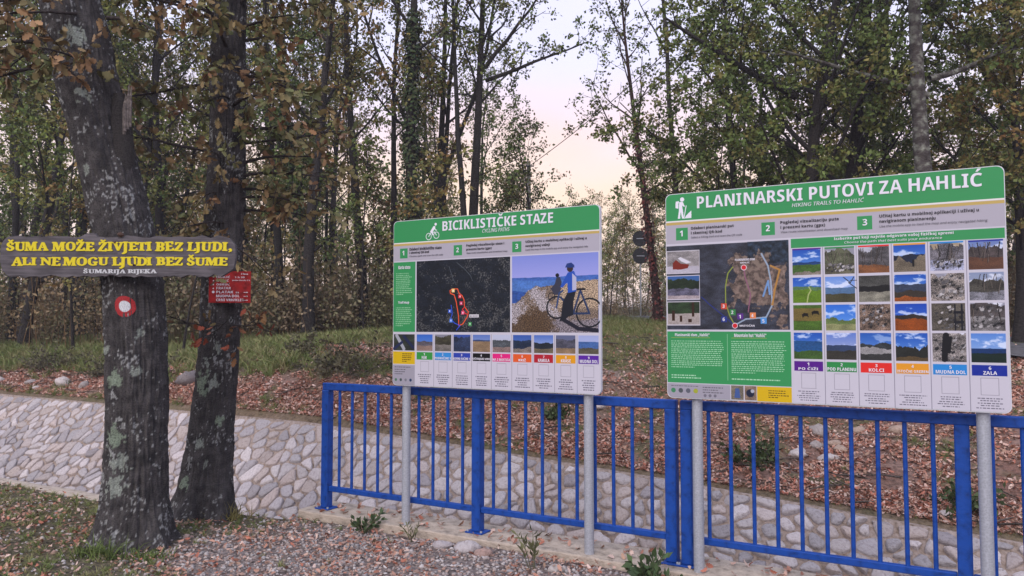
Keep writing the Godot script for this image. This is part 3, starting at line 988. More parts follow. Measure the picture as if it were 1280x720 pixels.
	for y in range(int(0.256 * 760), int(0.668 * 760)):
		for x in range(int(0.118 * 1080), int(0.408 * 1080)):
			var u := (x / 1080.0 - 0.118) / 0.29
			var v = (y / 760.0 - 0.256) / 0.412
			var g := p.f.get_noise_2d(x * 4.0, y * 4.0)
			var big := p.f.get_noise_2d(x * 1.0, y * 1.0)
			var plateau := smoothstep(0.3, 0.36, u + big * 0.3) * smoothstep(1.02, 0.9, u + big * 0.2) * smoothstep(0.12, 0.25, v + big * 0.25) * smoothstep(0.86, 0.7, v + big * 0.3 - 0.1 * sin(u * 9.0))
			var col := Color(0.40, 0.34, 0.31) * (1.0 + g * 0.8)
			if g + big > 0.4: col = Color(0.48, 0.42, 0.38)
			if plateau > 0.5: p.im.set_pixel(x, y, Color(clampf(col.r, 0, 1), clampf(col.g, 0, 1), clampf(col.b, 0, 1)))
			elif v < 0.25 and u > 0.55:
				p.im.set_pixel(x, y, Color(0.13, 0.17, 0.22) * (1.0 + g))
	var Q := func(u: float, v: float) -> Array: return [u * 0.408, 0.256 + v * 0.412]
	p.line([Q.call(0.57, 0.95), Q.call(0.53, 0.84), Q.call(0.5, 0.7), Q.call(0.5, 0.5), Q.call(0.52, 0.35), Q.call(0.56, 0.28)], 0.004, Color(0.5, 0.55, 0.22))
	p.line([Q.call(0.57, 0.95), Q.call(0.66, 0.88), Q.call(0.75, 0.87), Q.call(0.82, 0.86), Q.call(0.87, 0.72), Q.call(0.86, 0.45), Q.call(0.84, 0.28), Q.call(0.79, 0.14)], 0.005, Color(0.56, 0.62, 0.70))
	p.line([Q.call(0.87, 0.72), Q.call(0.89, 0.55), Q.call(0.93, 0.33), Q.call(0.86, 0.28)], 0.006, Color(0.66, 0.48, 0.24))
	p.line([Q.call(0.85, 0.6), Q.call(0.84, 0.45), Q.call(0.8, 0.62)], 0.006, Color(0.42, 0.56, 0.74))
	p.line([Q.call(0.57, 0.95), Q.call(0.48, 0.84), Q.call(0.36, 0.7), Q.call(0.3, 0.62)], 0.004, Color(0.13, 0.18, 0.42))
	p.line([Q.call(0.68, 0.8), Q.call(0.7, 0.6), Q.call(0.66, 0.4), Q.call(0.65, 0.3)], 0.004, Color(0.52, 0.34, 0.42))
	for s in [[0.485, 0.73, Color(0.78, 0.28, 0.2)], [0.555, 0.8, Color(0.2, 0.5, 0.26)], [0.615, 0.85, Color(0.34, 0.14, 0.5)], [0.715, 0.84, Color(0.85, 0.5, 0.3)], [0.8, 0.9, Color(0.3, 0.55, 0.8)], [0.485, 0.88, Color(0.14, 0.2, 0.5)]]:
		var c: Array = Q.call(s[0], s[1])
		p.rect(c[0] - 0.0095, c[1] - 0.0135, c[0] + 0.0095, c[1] + 0.0135, s[2])
	for s in [[0.65, 0.29], [0.572, 0.955]]:
		var c: Array = Q.call(s[0], s[1])
		p.disc(c[0], c[1], 0.0095, Color(0.85, 0.8, 0.83)); p.disc(c[0], c[1], 0.0075, Color(0.78, 0.12, 0.16))
	var fr := Color(0.74, 0.72, 0.75)
	p.rect(0.0, 0.28, 0.117, 0.395, fr); p.rect(0.0, 0.402, 0.117, 0.523, fr); p.rect(0.0, 0.53, 0.117, 0.648, fr)
	p.photo(0.003, 0.284, 0.1145, 0.391, Color(0.55, 0.53, 0.54), Color(0.6, 0.58, 0.6), [[-1, 0, Color(0.52, 0.5, 0.5), 9.0, 0.7], [0.7, 0.05, Color(0.68, 0.66, 0.7), 4.0, 0.15]], 3)
	p.shape([[0.022, 0.372], [0.022, 0.342], [0.034, 0.325], [0.05, 0.345], [0.08, 0.35], [0.075, 0.368], [0.05, 0.374]], Color(0.45, 0.14, 0.09))
	p.shape([[0.04, 0.318], [0.05, 0.312], [0.088, 0.34], [0.07, 0.345], [0.054, 0.335]], Color(0.80, 0.79, 0.82))
	p.photo(0.003, 0.406, 0.1145, 0.519, Color(0.2, 0.36, 0.6), Color(0.25, 0.3, 0.3), [[0.1, 0.3, Color(0.12, 0.17, 0.11), 7.0, 0.9], [0.55, 0.1, Color(0.34, 0.33, 0.4), 11.0, 1.1], [0.85, 0.03, Color(0.62, 0.57, 0.58), 4.0, 0.3]], 4)
	p.photo(0.003, 0.534, 0.1145, 0.644, Color(0.2, 0.3, 0.2), Color(0.2, 0.3, 0.2), [[-1, 0, Color(0.14, 0.2, 0.12), 7.0, 0.9], [0.5, 0.04, Color(0.62, 0.58, 0.56), 3.0, 0.2]], 6)
	for s in [[0.018, 0.60, 0.01, 0.05], [0.045, 0.615, 0.008, 0.03], [0.088, 0.57, 0.008, 0.07], [0.075, 0.625, 0.012, 0.016]]: p.rect(s[0], s[1] - s[3] * 0.5, s[0] + s[2], s[1] + s[3] * 0.5, Color(0.2, 0.11, 0.07))
	# green hut text
	p.rect(0.0, 0.678, 0.41, 0.928, GREEN)
	p.words(0.014, 0.72, 0.195, 0.855, 14, Color(0.62, 0.79, 0.65), 0.06)
	p.words(0.014, 0.885, 0.12, 0.908, 2, Color(0.66, 0.82, 0.69), 0.2)
	p.words(0.22, 0.72, 0.395, 0.875, 16, Color(0.62, 0.79, 0.65), 0.06)
	p.words(0.22, 0.895, 0.375, 0.908, 1, Color(0.66, 0.82, 0.69))
	p.rect(0.2065, 0.69, 0.2085, 0.91, Color(0.5, 0.72, 0.55))
	p.rect(0.014, 0.706, 0.15, 0.7085, Color(0.55, 0.6, 0.3)); p.rect(0.22, 0.706, 0.335, 0.7085, Color(0.55, 0.6, 0.3))
	# footer
	p.rect(0.0, 0.932, 0.215, 1.0, soft)
	p.words(0.012, 0.938, 0.11, 0.946, 1, Color(0.4, 0.39, 0.42), 0.3)
	p.words(0.122, 0.94, 0.2, 0.975, 3, Color(0.4, 0.39, 0.42), 0.4)
	for k in 4: p.disc(0.02 + k * 0.026, 0.965, 0.008, [Color(0.24, 0.5, 0.34), Color(0.3, 0.32, 0.34), Color(0.35, 0.36, 0.4), Color(0.6, 0.62, 0.2)][k])
	for k in 3: p.disc(0.13 + k * 0.017, 0.985, 0.005, Color(0.42, 0.41, 0.45))
	p.photo(0.218, 0.932, 0.258, 0.998, Color(0.5, 0.48, 0.42), Color(0.5, 0.46, 0.4), [[-1, 0, Color(0.42, 0.39, 0.34), 5.0, 0.5]], 14)
	p.shape([[0.232, 0.945], [0.244, 0.945], [0.248, 0.99], [0.228, 0.99]], Color(0.25, 0.34, 0.55))
	p.photo(0.262, 0.932, 0.3, 0.998, Color(0.5, 0.48, 0.42), Color(0.5, 0.46, 0.4), [[-1, 0, Color(0.5, 0.42, 0.36), 5.0, 0.5]], 15)
	p.disc(0.28, 0.965, 0.013, Color(0.1, 0.13, 0.22)); p.disc(0.287, 0.955, 0.006, Color(0.65, 0.66, 0.7))
	p.rect(0.302, 0.932, 0.41, 1.0, Color(0.80, 0.66, 0.06))
	p.words(0.338, 0.945, 0.404, 0.985, 4, Color(0.3, 0.25, 0.05), 0.2)
	# six trails
	p.rect(0.416, 0.252, 0.998, 0.294, GREEN)
	var cw2 := 0.586 / 6.0
	var tabs2 := [Color(0.32, 0.08, 0.5), Color(0.17, 0.52, 0.27), Color(0.84, 0.16, 0.13), Color(0.85, 0.57, 0.14), Color(0.14, 0.5, 0.78), Color(0.07, 0.16, 0.55)]
	var names2 := ["PO ČIŽI", "POD PLANINU", "KOLCI", "ISTOČNI GREBEN", "MUDNA DOL", "ZALA"]
	var sk := [Color(0.10, 0.30, 0.66), Color(0.42, 0.60, 0.85)]
	var gr := [Color(0.55, 0.55, 0.6), Color(0.5, 0.5, 0.52)]
	var wood := [[0.12, 0.3, Color(0.27, 0.24, 0.2), 9.0, 1.1]]
	var rock := [[0.0, 0.4, Color(0.48, 0.45, 0.43), 6.0, 1.5]]
	var cells := [
		[[sk, [[0.5, 0.05, Color(0.09, 0.22, 0.42), 3.0, 0.3], [0.6, 0.06, Color(0.24, 0.36, 0.14), 3.0, 0.4], [0.86, 0.15, Color(0.45, 0.42, 0.38), 8.0, 0.8]]], [sk, [[0.36, 0.1, Color(0.30, 0.42, 0.28), 4.0, 0.4], [0.5, 0.1, Color(0.34, 0.46, 0.10), 4.0, 0.3]]], [gr, [[-0.1, 0.02, Color(0.25, 0.36, 0.12), 5.0, 0.4], [0.12, 0.02, Color(0.42, 0.36, 0.18), 5.0, 0.3], [0.62, 0.03, Color(0.25, 0.36, 0.12), 6.0, 0.6]]], [sk, [[0.3, 0.08, Color(0.12, 0.30, 0.50), 3.0, 0.3], [0.68, 0.1, Color(0.22, 0.33, 0.14), 4.0, 0.4]]]],
		[[gr, [[0.15, 0.4, Color(0.30, 0.31, 0.24), 9.0, 1.1], [0.6, 0.1, Color(0.32, 0.31, 0.25), 9.0, 0.9]]], [[Color(0.4, 0.55, 0.82), Color(0.75, 0.78, 0.88)], [[0.42, 0.05, Color(0.30, 0.42, 0.56), 3.0, 0.2], [0.66, 0.05, Color(0.25, 0.24, 0.16), 5.0, 0.4]]], [[Color(0.16, 0.4, 0.78), Color(0.4, 0.6, 0.86)], [[0.55, 0.2, Color(0.36, 0.43, 0.24), 5.0, 0.4], [0.75, 0.05, Color(0.52, 0.53, 0.36), 8.0, 0.5]]], [[Color(0.36, 0.47, 0.75), Color(0.7, 0.72, 0.82)], [[0.46, 0.04, Color(0.18, 0.24, 0.36), 3.0, 0.2], [0.66, 0.08, Color(0.20, 0.19, 0.17), 6.0, 0.5]]]],
		[[gr, [[0.1, 0.4, Color(0.30, 0.29, 0.30), 10.0, 1.1], [0.7, 0.1, Color(0.44, 0.28, 0.17), 7.0, 0.6]]], [gr, [[-0.1, 0.1, Color(0.25, 0.25, 0.24), 7.0, 0.8], [0.38, 0.1, Color(0.08, 0.08, 0.09), 5.0, 0.4], [0.6, 0.08, Color(0.48, 0.47, 0.42), 9.0, 0.7]]], [gr, [[-0.1, 0.4, Color(0.38, 0.32, 0.28), 6.0, 1.5]]], [[Color(0.13, 0.33, 0.66), Color(0.45, 0.6, 0.84)], [[0.4, 0.15, Color(0.17, 0.19, 0.2), 4.0, 0.5], [0.56, 0.15, Color(0.55, 0.54, 0.54), 5.0, 0.4], [0.75, 0.1, Color(0.18, 0.18, 0.18), 6.0, 0.5]]]],
		[[sk, [[0.38, 0.1, Color(0.08, 0.12, 0.2), 3.0, 0.4], [0.55, 0.3, Color(0.42, 0.38, 0.32), 7.0, 0.6]]], [sk, [[0.35, 0.08, Color(0.18, 0.22, 0.30), 3.0, 0.3], [0.6, 0.15, Color(0.20, 0.17, 0.14), 4.0, 0.4], [0.82, 0.1, Color(0.52, 0.27, 0.1), 5.0, 0.5]]], [[Color(0.08, 0.26, 0.66), Color(0.25, 0.42, 0.75)], [[0.42, 0.1, Color(0.16, 0.14, 0.12), 4.0, 0.4], [0.55, 0.15, Color(0.50, 0.24, 0.06), 6.0, 0.5]]], [sk, [[0.45, 0.3, Color(0.12, 0.13, 0.12), 4.0, 0.4], [0.85, 0.08, Color(0.30, 0.24, 0.15), 4.0, 0.4]]]],
		[[[Color(0.62, 0.55, 0.45), Color(0.5, 0.48, 0.5)], [[0.1, 0.5, Color(0.32, 0.31, 0.33), 8.0, 1.4], [0.62, 0.1, Color(0.54, 0.55, 0.63), 7.0, 1.0]]], [gr, rock], [gr, [[-0.1, 0.1, Color(0.30, 0.28, 0.25), 7.0, 1.0]]], [gr, [[-0.1, 0.3, Color(0.40, 0.38, 0.37), 7.0, 1.7]]]],
		[[[Color(0.4, 0.48, 0.68), Color(0.5, 0.55, 0.66)], [[0.3, 0.3, Color(0.25, 0.22, 0.22), 9.0, 0.8], [0.58, 0.1, Color(0.34, 0.22, 0.16), 6.0, 0.4]]], [[Color(0.5, 0.55, 0.66), Color(0.6, 0.63, 0.7)], [[0.35, 0.3, Color(0.24, 0.23, 0.21), 9.0, 1.0], [0.7, 0.1, Color(0.44, 0.44, 0.47), 9.0, 1.0]]], [gr, [[0.05, 0.2, Color(0.27, 0.25, 0.25), 8.0, 0.8], [0.5, 0.1, Color(0.38, 0.37, 0.37), 10.0, 1.2]]], [[Color(0.32, 0.5, 0.78), Color(0.6, 0.7, 0.86)], [[0.52, 0.02, Color(0.06, 0.18, 0.36), 3.0, 0.2], [0.68, 0.03, Color(0.05, 0.13, 0.11), 5.0, 0.4]]]]]
	var rows2 := [[0.302, 0.42], [0.431, 0.546], [0.556, 0.671], [0.681, 0.8]]
	for k in 6:
		var x0 := 0.413 + k * cw2
		for r in 4:
			var cl: Array = cells[k][r]
			p.photo(x0 + 0.006, rows2[r][0], x0 + cw2 - 0.006, rows2[r][1], cl[0][0], cl[0][1], cl[1], 300 + k * 7 + r, 0.7 if k != 2 else 0.4)
		p.rect(x0 + 0.006, 0.299, x0 + cw2 - 0.006, 0.305, tabs2[k])
		p.rect(x0 + 0.006, 0.81, x0 + cw2 - 0.006, 0.853, tabs2[k])
		p.frame(x0 + cw2 * 0.27, 0.862, x0 + cw2 * 0.73, 0.932, 0.0015, soft)
		p.words(x0 + 0.012, 0.94, x0 + cw2 - 0.012, 0.99, 5, Color(0.4, 0.39, 0.44), 0.0, true)
		if k > 0: p.rect(x0 - 0.0008, 0.296, x0 + 0.0008, 1.0, Color(0.5, 0.49, 0.54))
	# branches, trunks and broken rock in the little photographs
	for cell in [[1, 0], [2, 0], [4, 0], [5, 0], [5, 1], [5, 2]]:
		var x0: float = 0.419 + cell[0] * cw2
		var rr: Array = rows2[cell[1]]
		for k in 11:
			var bx := x0 + p.rng.randf_range(0.006, cw2 - 0.02)
			var by := lerpf(rr[0], rr[1], p.rng.randf_range(0.45, 0.8))
			var hi := maxf(rr[0] + 0.008, by - p.rng.randf_range(0.03, 0.09))
			var tone := Color(0.12, 0.10, 0.09).lerp(Color(0.42, 0.38, 0.35), p.rng.randf())
			var tip := clampf(bx + p.rng.randf_range(-0.012, 0.012), x0 + 0.002, x0 + cw2 - 0.016)
			p.line([[bx, by], [(bx + tip) * 0.5 + p.rng.randf_range(-0.002, 0.002), (by + hi) * 0.5], [tip, hi]], 0.0016, tone)
	for cell in [[4, 1], [4, 2], [4, 3], [2, 2], [1, 0], [4, 0], [5, 2]]:
		var x0: float = 0.419 + cell[0] * cw2
		var rr: Array = rows2[cell[1]]
		for k in 46:
			var bx := x0 + p.rng.randf_range(0.004, cw2 - 0.024)
			var by := lerpf(rr[0], rr[1], p.rng.randf_range(0.08 if cell[1] > 0 else 0.6, 0.9))
			var l := p.rng.randf_range(0.003, 0.012)
			var tone := Color(0.10, 0.10, 0.11).lerp(Color(0.74, 0.72, 0.72), pow(p.rng.randf(), 1.4))
			p.shape([[bx, by], [bx + l, by - l * 0.5], [bx + l * 0.9, by + l * 0.5], [bx + l * 0.3, by + l * p.rng.randf_range(0.6, 1.2)]], tone)
	# some things seen in the little photographs
	p.shape([[0.445, 0.60], [0.452, 0.592], [0.463, 0.594], [0.466, 0.612], [0.460, 0.606], [0.452, 0.606], [0.448, 0.616]], Color(0.05, 0.045, 0.04))
	p.shape([[0.474, 0.588], [0.483, 0.582], [0.495, 0.584], [0.497, 0.602], [0.490, 0.596], [0.480, 0.596], [0.477, 0.604]], Color(0.05, 0.045, 0.04))
	p.line([[0.462, 0.545], [0.466, 0.51], [0.474, 0.49], [0.468, 0.475]], 0.004, Color(0.62, 0.66, 0.42))
	p.line([[0.765, 0.372], [0.765, 0.395]], 0.006, Color(0.05, 0.05, 0.06))
	for s in [[0.868, 0.56, 0.872, 0.67], [0.884, 0.56, 0.889, 0.67], [0.866, 0.59, 0.892, 0.6], [0.866, 0.63, 0.892, 0.64]]: p.rect(s[0], s[1], s[2], s[3], Color(0.05, 0.06, 0.1))
	p.line([[0.845, 0.69], [0.842, 0.73], [0.84, 0.79]], 0.016, Color(0.06, 0.06, 0.08)); p.line([[0.856, 0.7], [0.852, 0.76]], 0.008, Color(0.06, 0.06, 0.08))
	for b in [[[0.57, 0.435], [0.59, 0.46], [0.60, 0.435]], [[0.585, 0.46], [0.607, 0.485]], [[0.59, 0.45], [0.607, 0.45]], [[0.93, 0.31], [0.935, 0.36]], [[0.96, 0.31], [0.952, 0.35]], [[0.985, 0.31], [0.98, 0.37]], [[0.945, 0.44], [0.94, 0.49]], [[0.975, 0.56], [0.98, 0.62]], [[0.83, 0.31], [0.836, 0.36]], [[0.86, 0.31], [0.852, 0.37]]]:
		p.line(b, 0.0025, Color(0.1, 0.09, 0.09))
	tx = standard_texts("PLANINARSKI PUTOVI ZA HAHLIĆ", [0.112, 0.945], "HIKING TRAILS TO HAHLIĆ", [0.423, 0.633], [
		["Odaberi planinarski put", 0.09, 0.235, "i skeniraj QR-kod", 0.196, "Select a hiking trail and scan the QR code", 0.262],
		["Pogledaj vizualizaciju puta", 0.385, 0.56, "i preuzmi kartu (gpx)", 0.52, "View route visualization and download map", 0.585],
		["Učitaj kartu u mobilnoj aplikaciji i uživaj u", 0.675, 0.935, "navigiranom planinarenju", 0.825, "Use the mobile app to load the map and enjoy navigated hiking", 0.955]])
	for k in 6:
		var x0 := 0.413 + (k + 0.5) * cw2
		var hw := minf(cw2 * 0.42, 0.0042 * names2[k].length())
		tx.append([str(k + 1), x0 - 0.003, x0 + 0.003, 0.814, 0.827, M.white_ink, true])
		tx.append([names2[k], x0 - hw, x0 + hw, 0.833, 0.847, M.white_ink, true])
	tx.append(["Izaberite put koji najviše odgovara vašoj fizičkoj spremi", 0.545, 0.87, 0.257, 0.273, M.white_ink, true])
	tx.append(["Choose the path that best suits your endurance", 0.575, 0.84, 0.277, 0.29, M.white_ink, false, 0.15])
	tx.append(["Planinarski dom „Hahlić“", 0.03, 0.15, 0.685, 0.702, M.white_ink, true])
	tx.append(["Mountain hut \"Hahlić\"", 0.232, 0.335, 0.685, 0.702, M.white_ink, true])
	tx.append(["PLANINARSKI DOM", 0.238, 0.302, 0.334, 0.344, M.white_ink, true])
	tx.append(["HAHLIĆ", 0.255, 0.285, 0.348, 0.357, M.white_ink, true])
	tx.append(["MASTOČAN", 0.25, 0.298, 0.642, 0.653, M.white_ink, true])
	for s in [["3", 0.485, 0.73], ["2", 0.555, 0.8], ["1", 0.615, 0.85], ["4", 0.715, 0.84], ["5", 0.8, 0.9], ["6", 0.485, 0.88]]:
		var c: Array = Q.call(s[1], s[2])
		tx.append([s[0], c[0] - 0.0035, c[0] + 0.0035, c[1] - 0.008, c[1] + 0.008, M.white_ink, true])
	info_board(3.05, 4.905, 1.145, 2.453, [3.225, 4.777], p, "larger green and white hiking trails board with grid of photos", tx, 1)

# ------------------------------------------------------------------ trees
const OLIVE := [Color(0.115, 0.158, 0.040), Color(0.090, 0.132, 0.034), Color(0.155, 0.172, 0.045), Color(0.175, 0.148, 0.046), Color(0.105, 0.148, 0.042)]
const RUSSET := [Color(0.205, 0.160, 0.052), Color(0.235, 0.150, 0.050), Color(0.155, 0.165, 0.048), Color(0.25, 0.205, 0.065), Color(0.125, 0.150, 0.045), Color(0.21, 0.115, 0.045)]
const DARK := [Color(0.085, 0.130, 0.034), Color(0.105, 0.148, 0.040), Color(0.14, 0.158, 0.042)]
const GOLD := [Color(0.23, 0.225, 0.05), Color(0.165, 0.20, 0.045), Color(0.26, 0.215, 0.055), Color(0.13, 0.172, 0.04)]
const IVY := [Color(0.035, 0.060, 0.022), Color(0.050, 0.075, 0.028), Color(0.065, 0.070, 0.03)]

func rv(rng: RandomNumberGenerator) -> Vector3:
	return Vector3(rng.randfn(), rng.randfn(), rng.randfn()).normalized()

func curve_pts(rng: RandomNumberGenerator, from: Vector3, dir: Vector3, length: float, n: int, wob: float, lift: float) -> Array:
	var out := [from]
	var p := from
	var d := dir
	for k in n:
		d = (d + rv(rng) * wob + Vector3.UP * lift).normalized()
		p += d * length / n
		out.append(p)
	return out
func taper(r0: float, r1: float, n: int) -> Array:
	var o := []
	for k in n + 1: o.append(lerpf(r0, r1, float(k) / n))
	return o
func along(pts: Array, f: float) -> Vector3:
	var s := clampf(f, 0, 1) * (pts.size() - 1)
	var j := mini(int(s), pts.size() - 2)
	return pts[j].lerp(pts[j + 1], s - j)

func grow(seed_: int, H: float, r0: float, o: Dictionary) -> Array:
	var rng := RandomNumberGenerator.new()
	rng.seed = seed_
	var wood := Acc.new()
	var crown := Acc.new()
	var ivy: Acc = null
	var bark: Color = o.get("bark", Color(0.060, 0.052, 0.048))
	var lean: Vector3 = o.get("lean", Vector3(rng.randfn() * 0.04, 0, rng.randfn() * 0.04))
	var cols: Array = o.get("cols", OLIVE)
	var ls: float = o.get("leaf", 0.088)
	var twig_leaves: int = int(o.get("dens", 12) * 1.5)
	var trunks := []
	var n := 12
	var tr := []
	var p := Vector3(0, -0.25, 0)
	var d := (Vector3.UP + lean).normalized()
	for k in n + 1:
		tr.append(p)
		d = (d + Vector3(rng.randfn(), 0, rng.randfn()) * o.get("wob", 0.05) + Vector3.UP * 0.03).normalized()
		p += d * H / n
	var rad := []
	for k in n + 1:
		var f := float(k) / n
		rad.append(r0 * lerpf(1.0, 0.14, pow(f, 0.9)) * (1.0 + 0.35 * exp(-f * H / 0.25)))
	wood.tube(tr, rad, 10, bark)
	trunks.append([tr, rad, 0.0])
	if o.has("fork"):
		for s in [-1, 1]:
			var b := along(tr, o.fork)
			var fp := curve_pts(rng, b, Vector3(s * 0.4, 1, rng.randf_range(-0.3, 0.3)).normalized(), H * (1.0 - o.fork) * 0.95, 6, 0.1, 0.1)
			var fr := taper(r0 * 0.5, r0 * 0.1, 6)
			wood.tube(fp, fr, 8, bark)
			trunks.append([fp, fr, 0.0])
	var limbs := []
	var nl: int = o.get("limbs", 14)
	var first: float = o.get("first", 0.3)
	var spread: float = o.get("spread", 0.24)
	for k in nl:
		var T: Array = trunks[k % trunks.size()]
		var lo := first if k % trunks.size() == 0 else 0.15
		var f := lo + (0.98 - lo) * pow((k + rng.randf()) / nl, 0.9)
		var az := k * 2.4 + rng.randf_range(-0.5, 0.5)
		var el := lerpf(0.25, 1.2, f) + rng.randf_range(-0.2, 0.2)
		var dir = Vector3(cos(az) * cos(el), sin(el), sin(az) * cos(el))
		var L: float = H * spread * lerpf(1.0, 0.45, maxf(0, (f - first) / (1.0 - first))) * rng.randf_range(0.7, 1.25)
		var at = along(T[0], f)
		var lr: float = maxf(0.012, r0 * lerpf(0.42, 0.14, f) * rng.randf_range(0.7, 1.1))
		limbs.append([curve_pts(rng, at, dir, L, 5, 0.16, 0.08), lr, L])
	for e in o.get("extra", []):
		limbs.append([curve_pts(rng, Vector3(e[0], e[1], e[2]), Vector3(e[3], e[4], e[5]).normalized(), e[6], 6, 0.12, e[8] if e.size() > 8 else 0.02), e[7], e[6]])
	for lb in limbs:
		var pts: Array = lb[0]
		var lr: float = lb[1]
		wood.tube(pts, taper(lr, lr * 0.25, pts.size() - 1), 6, bark)
		var ns := int(clampf(lb[2] * 2.6, 4, 11))
		for s in ns:
			var f := 0.22 + 0.78 * (s + rng.randf()) / ns
			var at = along(pts, f)
			var base: Vector3 = (pts[-1] - pts[0]).normalized()
			var dir = (base * 0.6 + rv(rng) * 0.9 + Vector3.UP * 0.15).normalized()
			var L: float = lb[2] * rng.randf_range(0.28, 0.55) * (1.15 - f * 0.5)
			var sp := curve_pts(rng, at, dir, L, 3, 0.2, 0.03)
			var sr := maxf(0.006, lr * 0.34 * (1.1 - f * 0.6))
			wood.tube(sp, taper(sr, sr * 0.3, 3), 4, bark)
			if rng.randf() < o.get("bare", 0.0): continue
			var nt := int(clampf(L * 5.0, 3, 8))
			for w in nt:
				var tat := along(sp, 0.25 + 0.75 * (w + rng.randf()) / nt)
				var td = (dir * 0.5 + rv(rng)).normalized()
				var tl = rng.randf_range(0.2, 0.45) * o.get("twig", 1.0)
				wood.tube([tat, tat + td * tl], [0.006, 0.003], 3, bark)
				var tone: Color = cols[rng.randi() % cols.size()]
				for q in twig_leaves:
					var lp = tat + td * tl * rng.randf_range(0.2, 1.15) + rv(rng) * rng.randf_range(0.03, 0.15) * o.get("twig", 1.0)
					var ld = (td * 0.4 + rv(rng) + Vector3.DOWN * 0.25).normalized()
					var sd = ld.cross(rv(rng)).normalized()
					var s1 = ls * rng.randf_range(0.65, 1.25)
					var lc: Color = tone.lerp(cols[rng.randi() % cols.size()], rng.randf() * 0.7) * rng.randf_range(0.8, 1.2)
					lc.a = 1.0
					crown.leaf(lp, ld, sd, s1, s1 * 0.33, lc)
	if o.has("ivy"):
		ivy = Acc.new()
		for k in o.ivy[0]:
			var f: float = rng.randf() * o.ivy[1]
			var at = along(tr, f)
			var az := rng.randf() * TAU
			var od := Vector3(cos(az), 0, sin(az))
			var rr: float = lerpf(r0, r0 * 0.4, f) + absf(rng.randfn()) * 0.035
			var ld = (Vector3.DOWN * 0.7 + od * 0.5 + rv(rng) * 0.5).normalized()
			var lc: Color = o.ivy[2][rng.randi() % o.ivy[2].size()] * rng.randf_range(0.8, 1.2)
			lc.a = 1.0
			ivy.leaf(at + od * rr, ld, ld.cross(od).normalized(), 0.085, 0.036, lc)
	return [wood.mesh(M.bark), crown.mesh(M.leaf) if crown.v.size() else null, ivy.mesh(M.leaf) if ivy else null]

func plant_tree(called: String, g: Array, x: float, d: float, label: String, category := "tree", group := "", turn := 0.0, size := 1.0) -> Node3D:
	var o := thing(called, label, category, Vector3(x, ground_at(x, d) - 0.03, -d), turn, group)
	o.scale = Vector3.ONE * size
	part("trunk", g[0], o)
	if g[1]: part("crown", g[1], o)
	if g[2]: part("ivy", g[2], o)
	return o

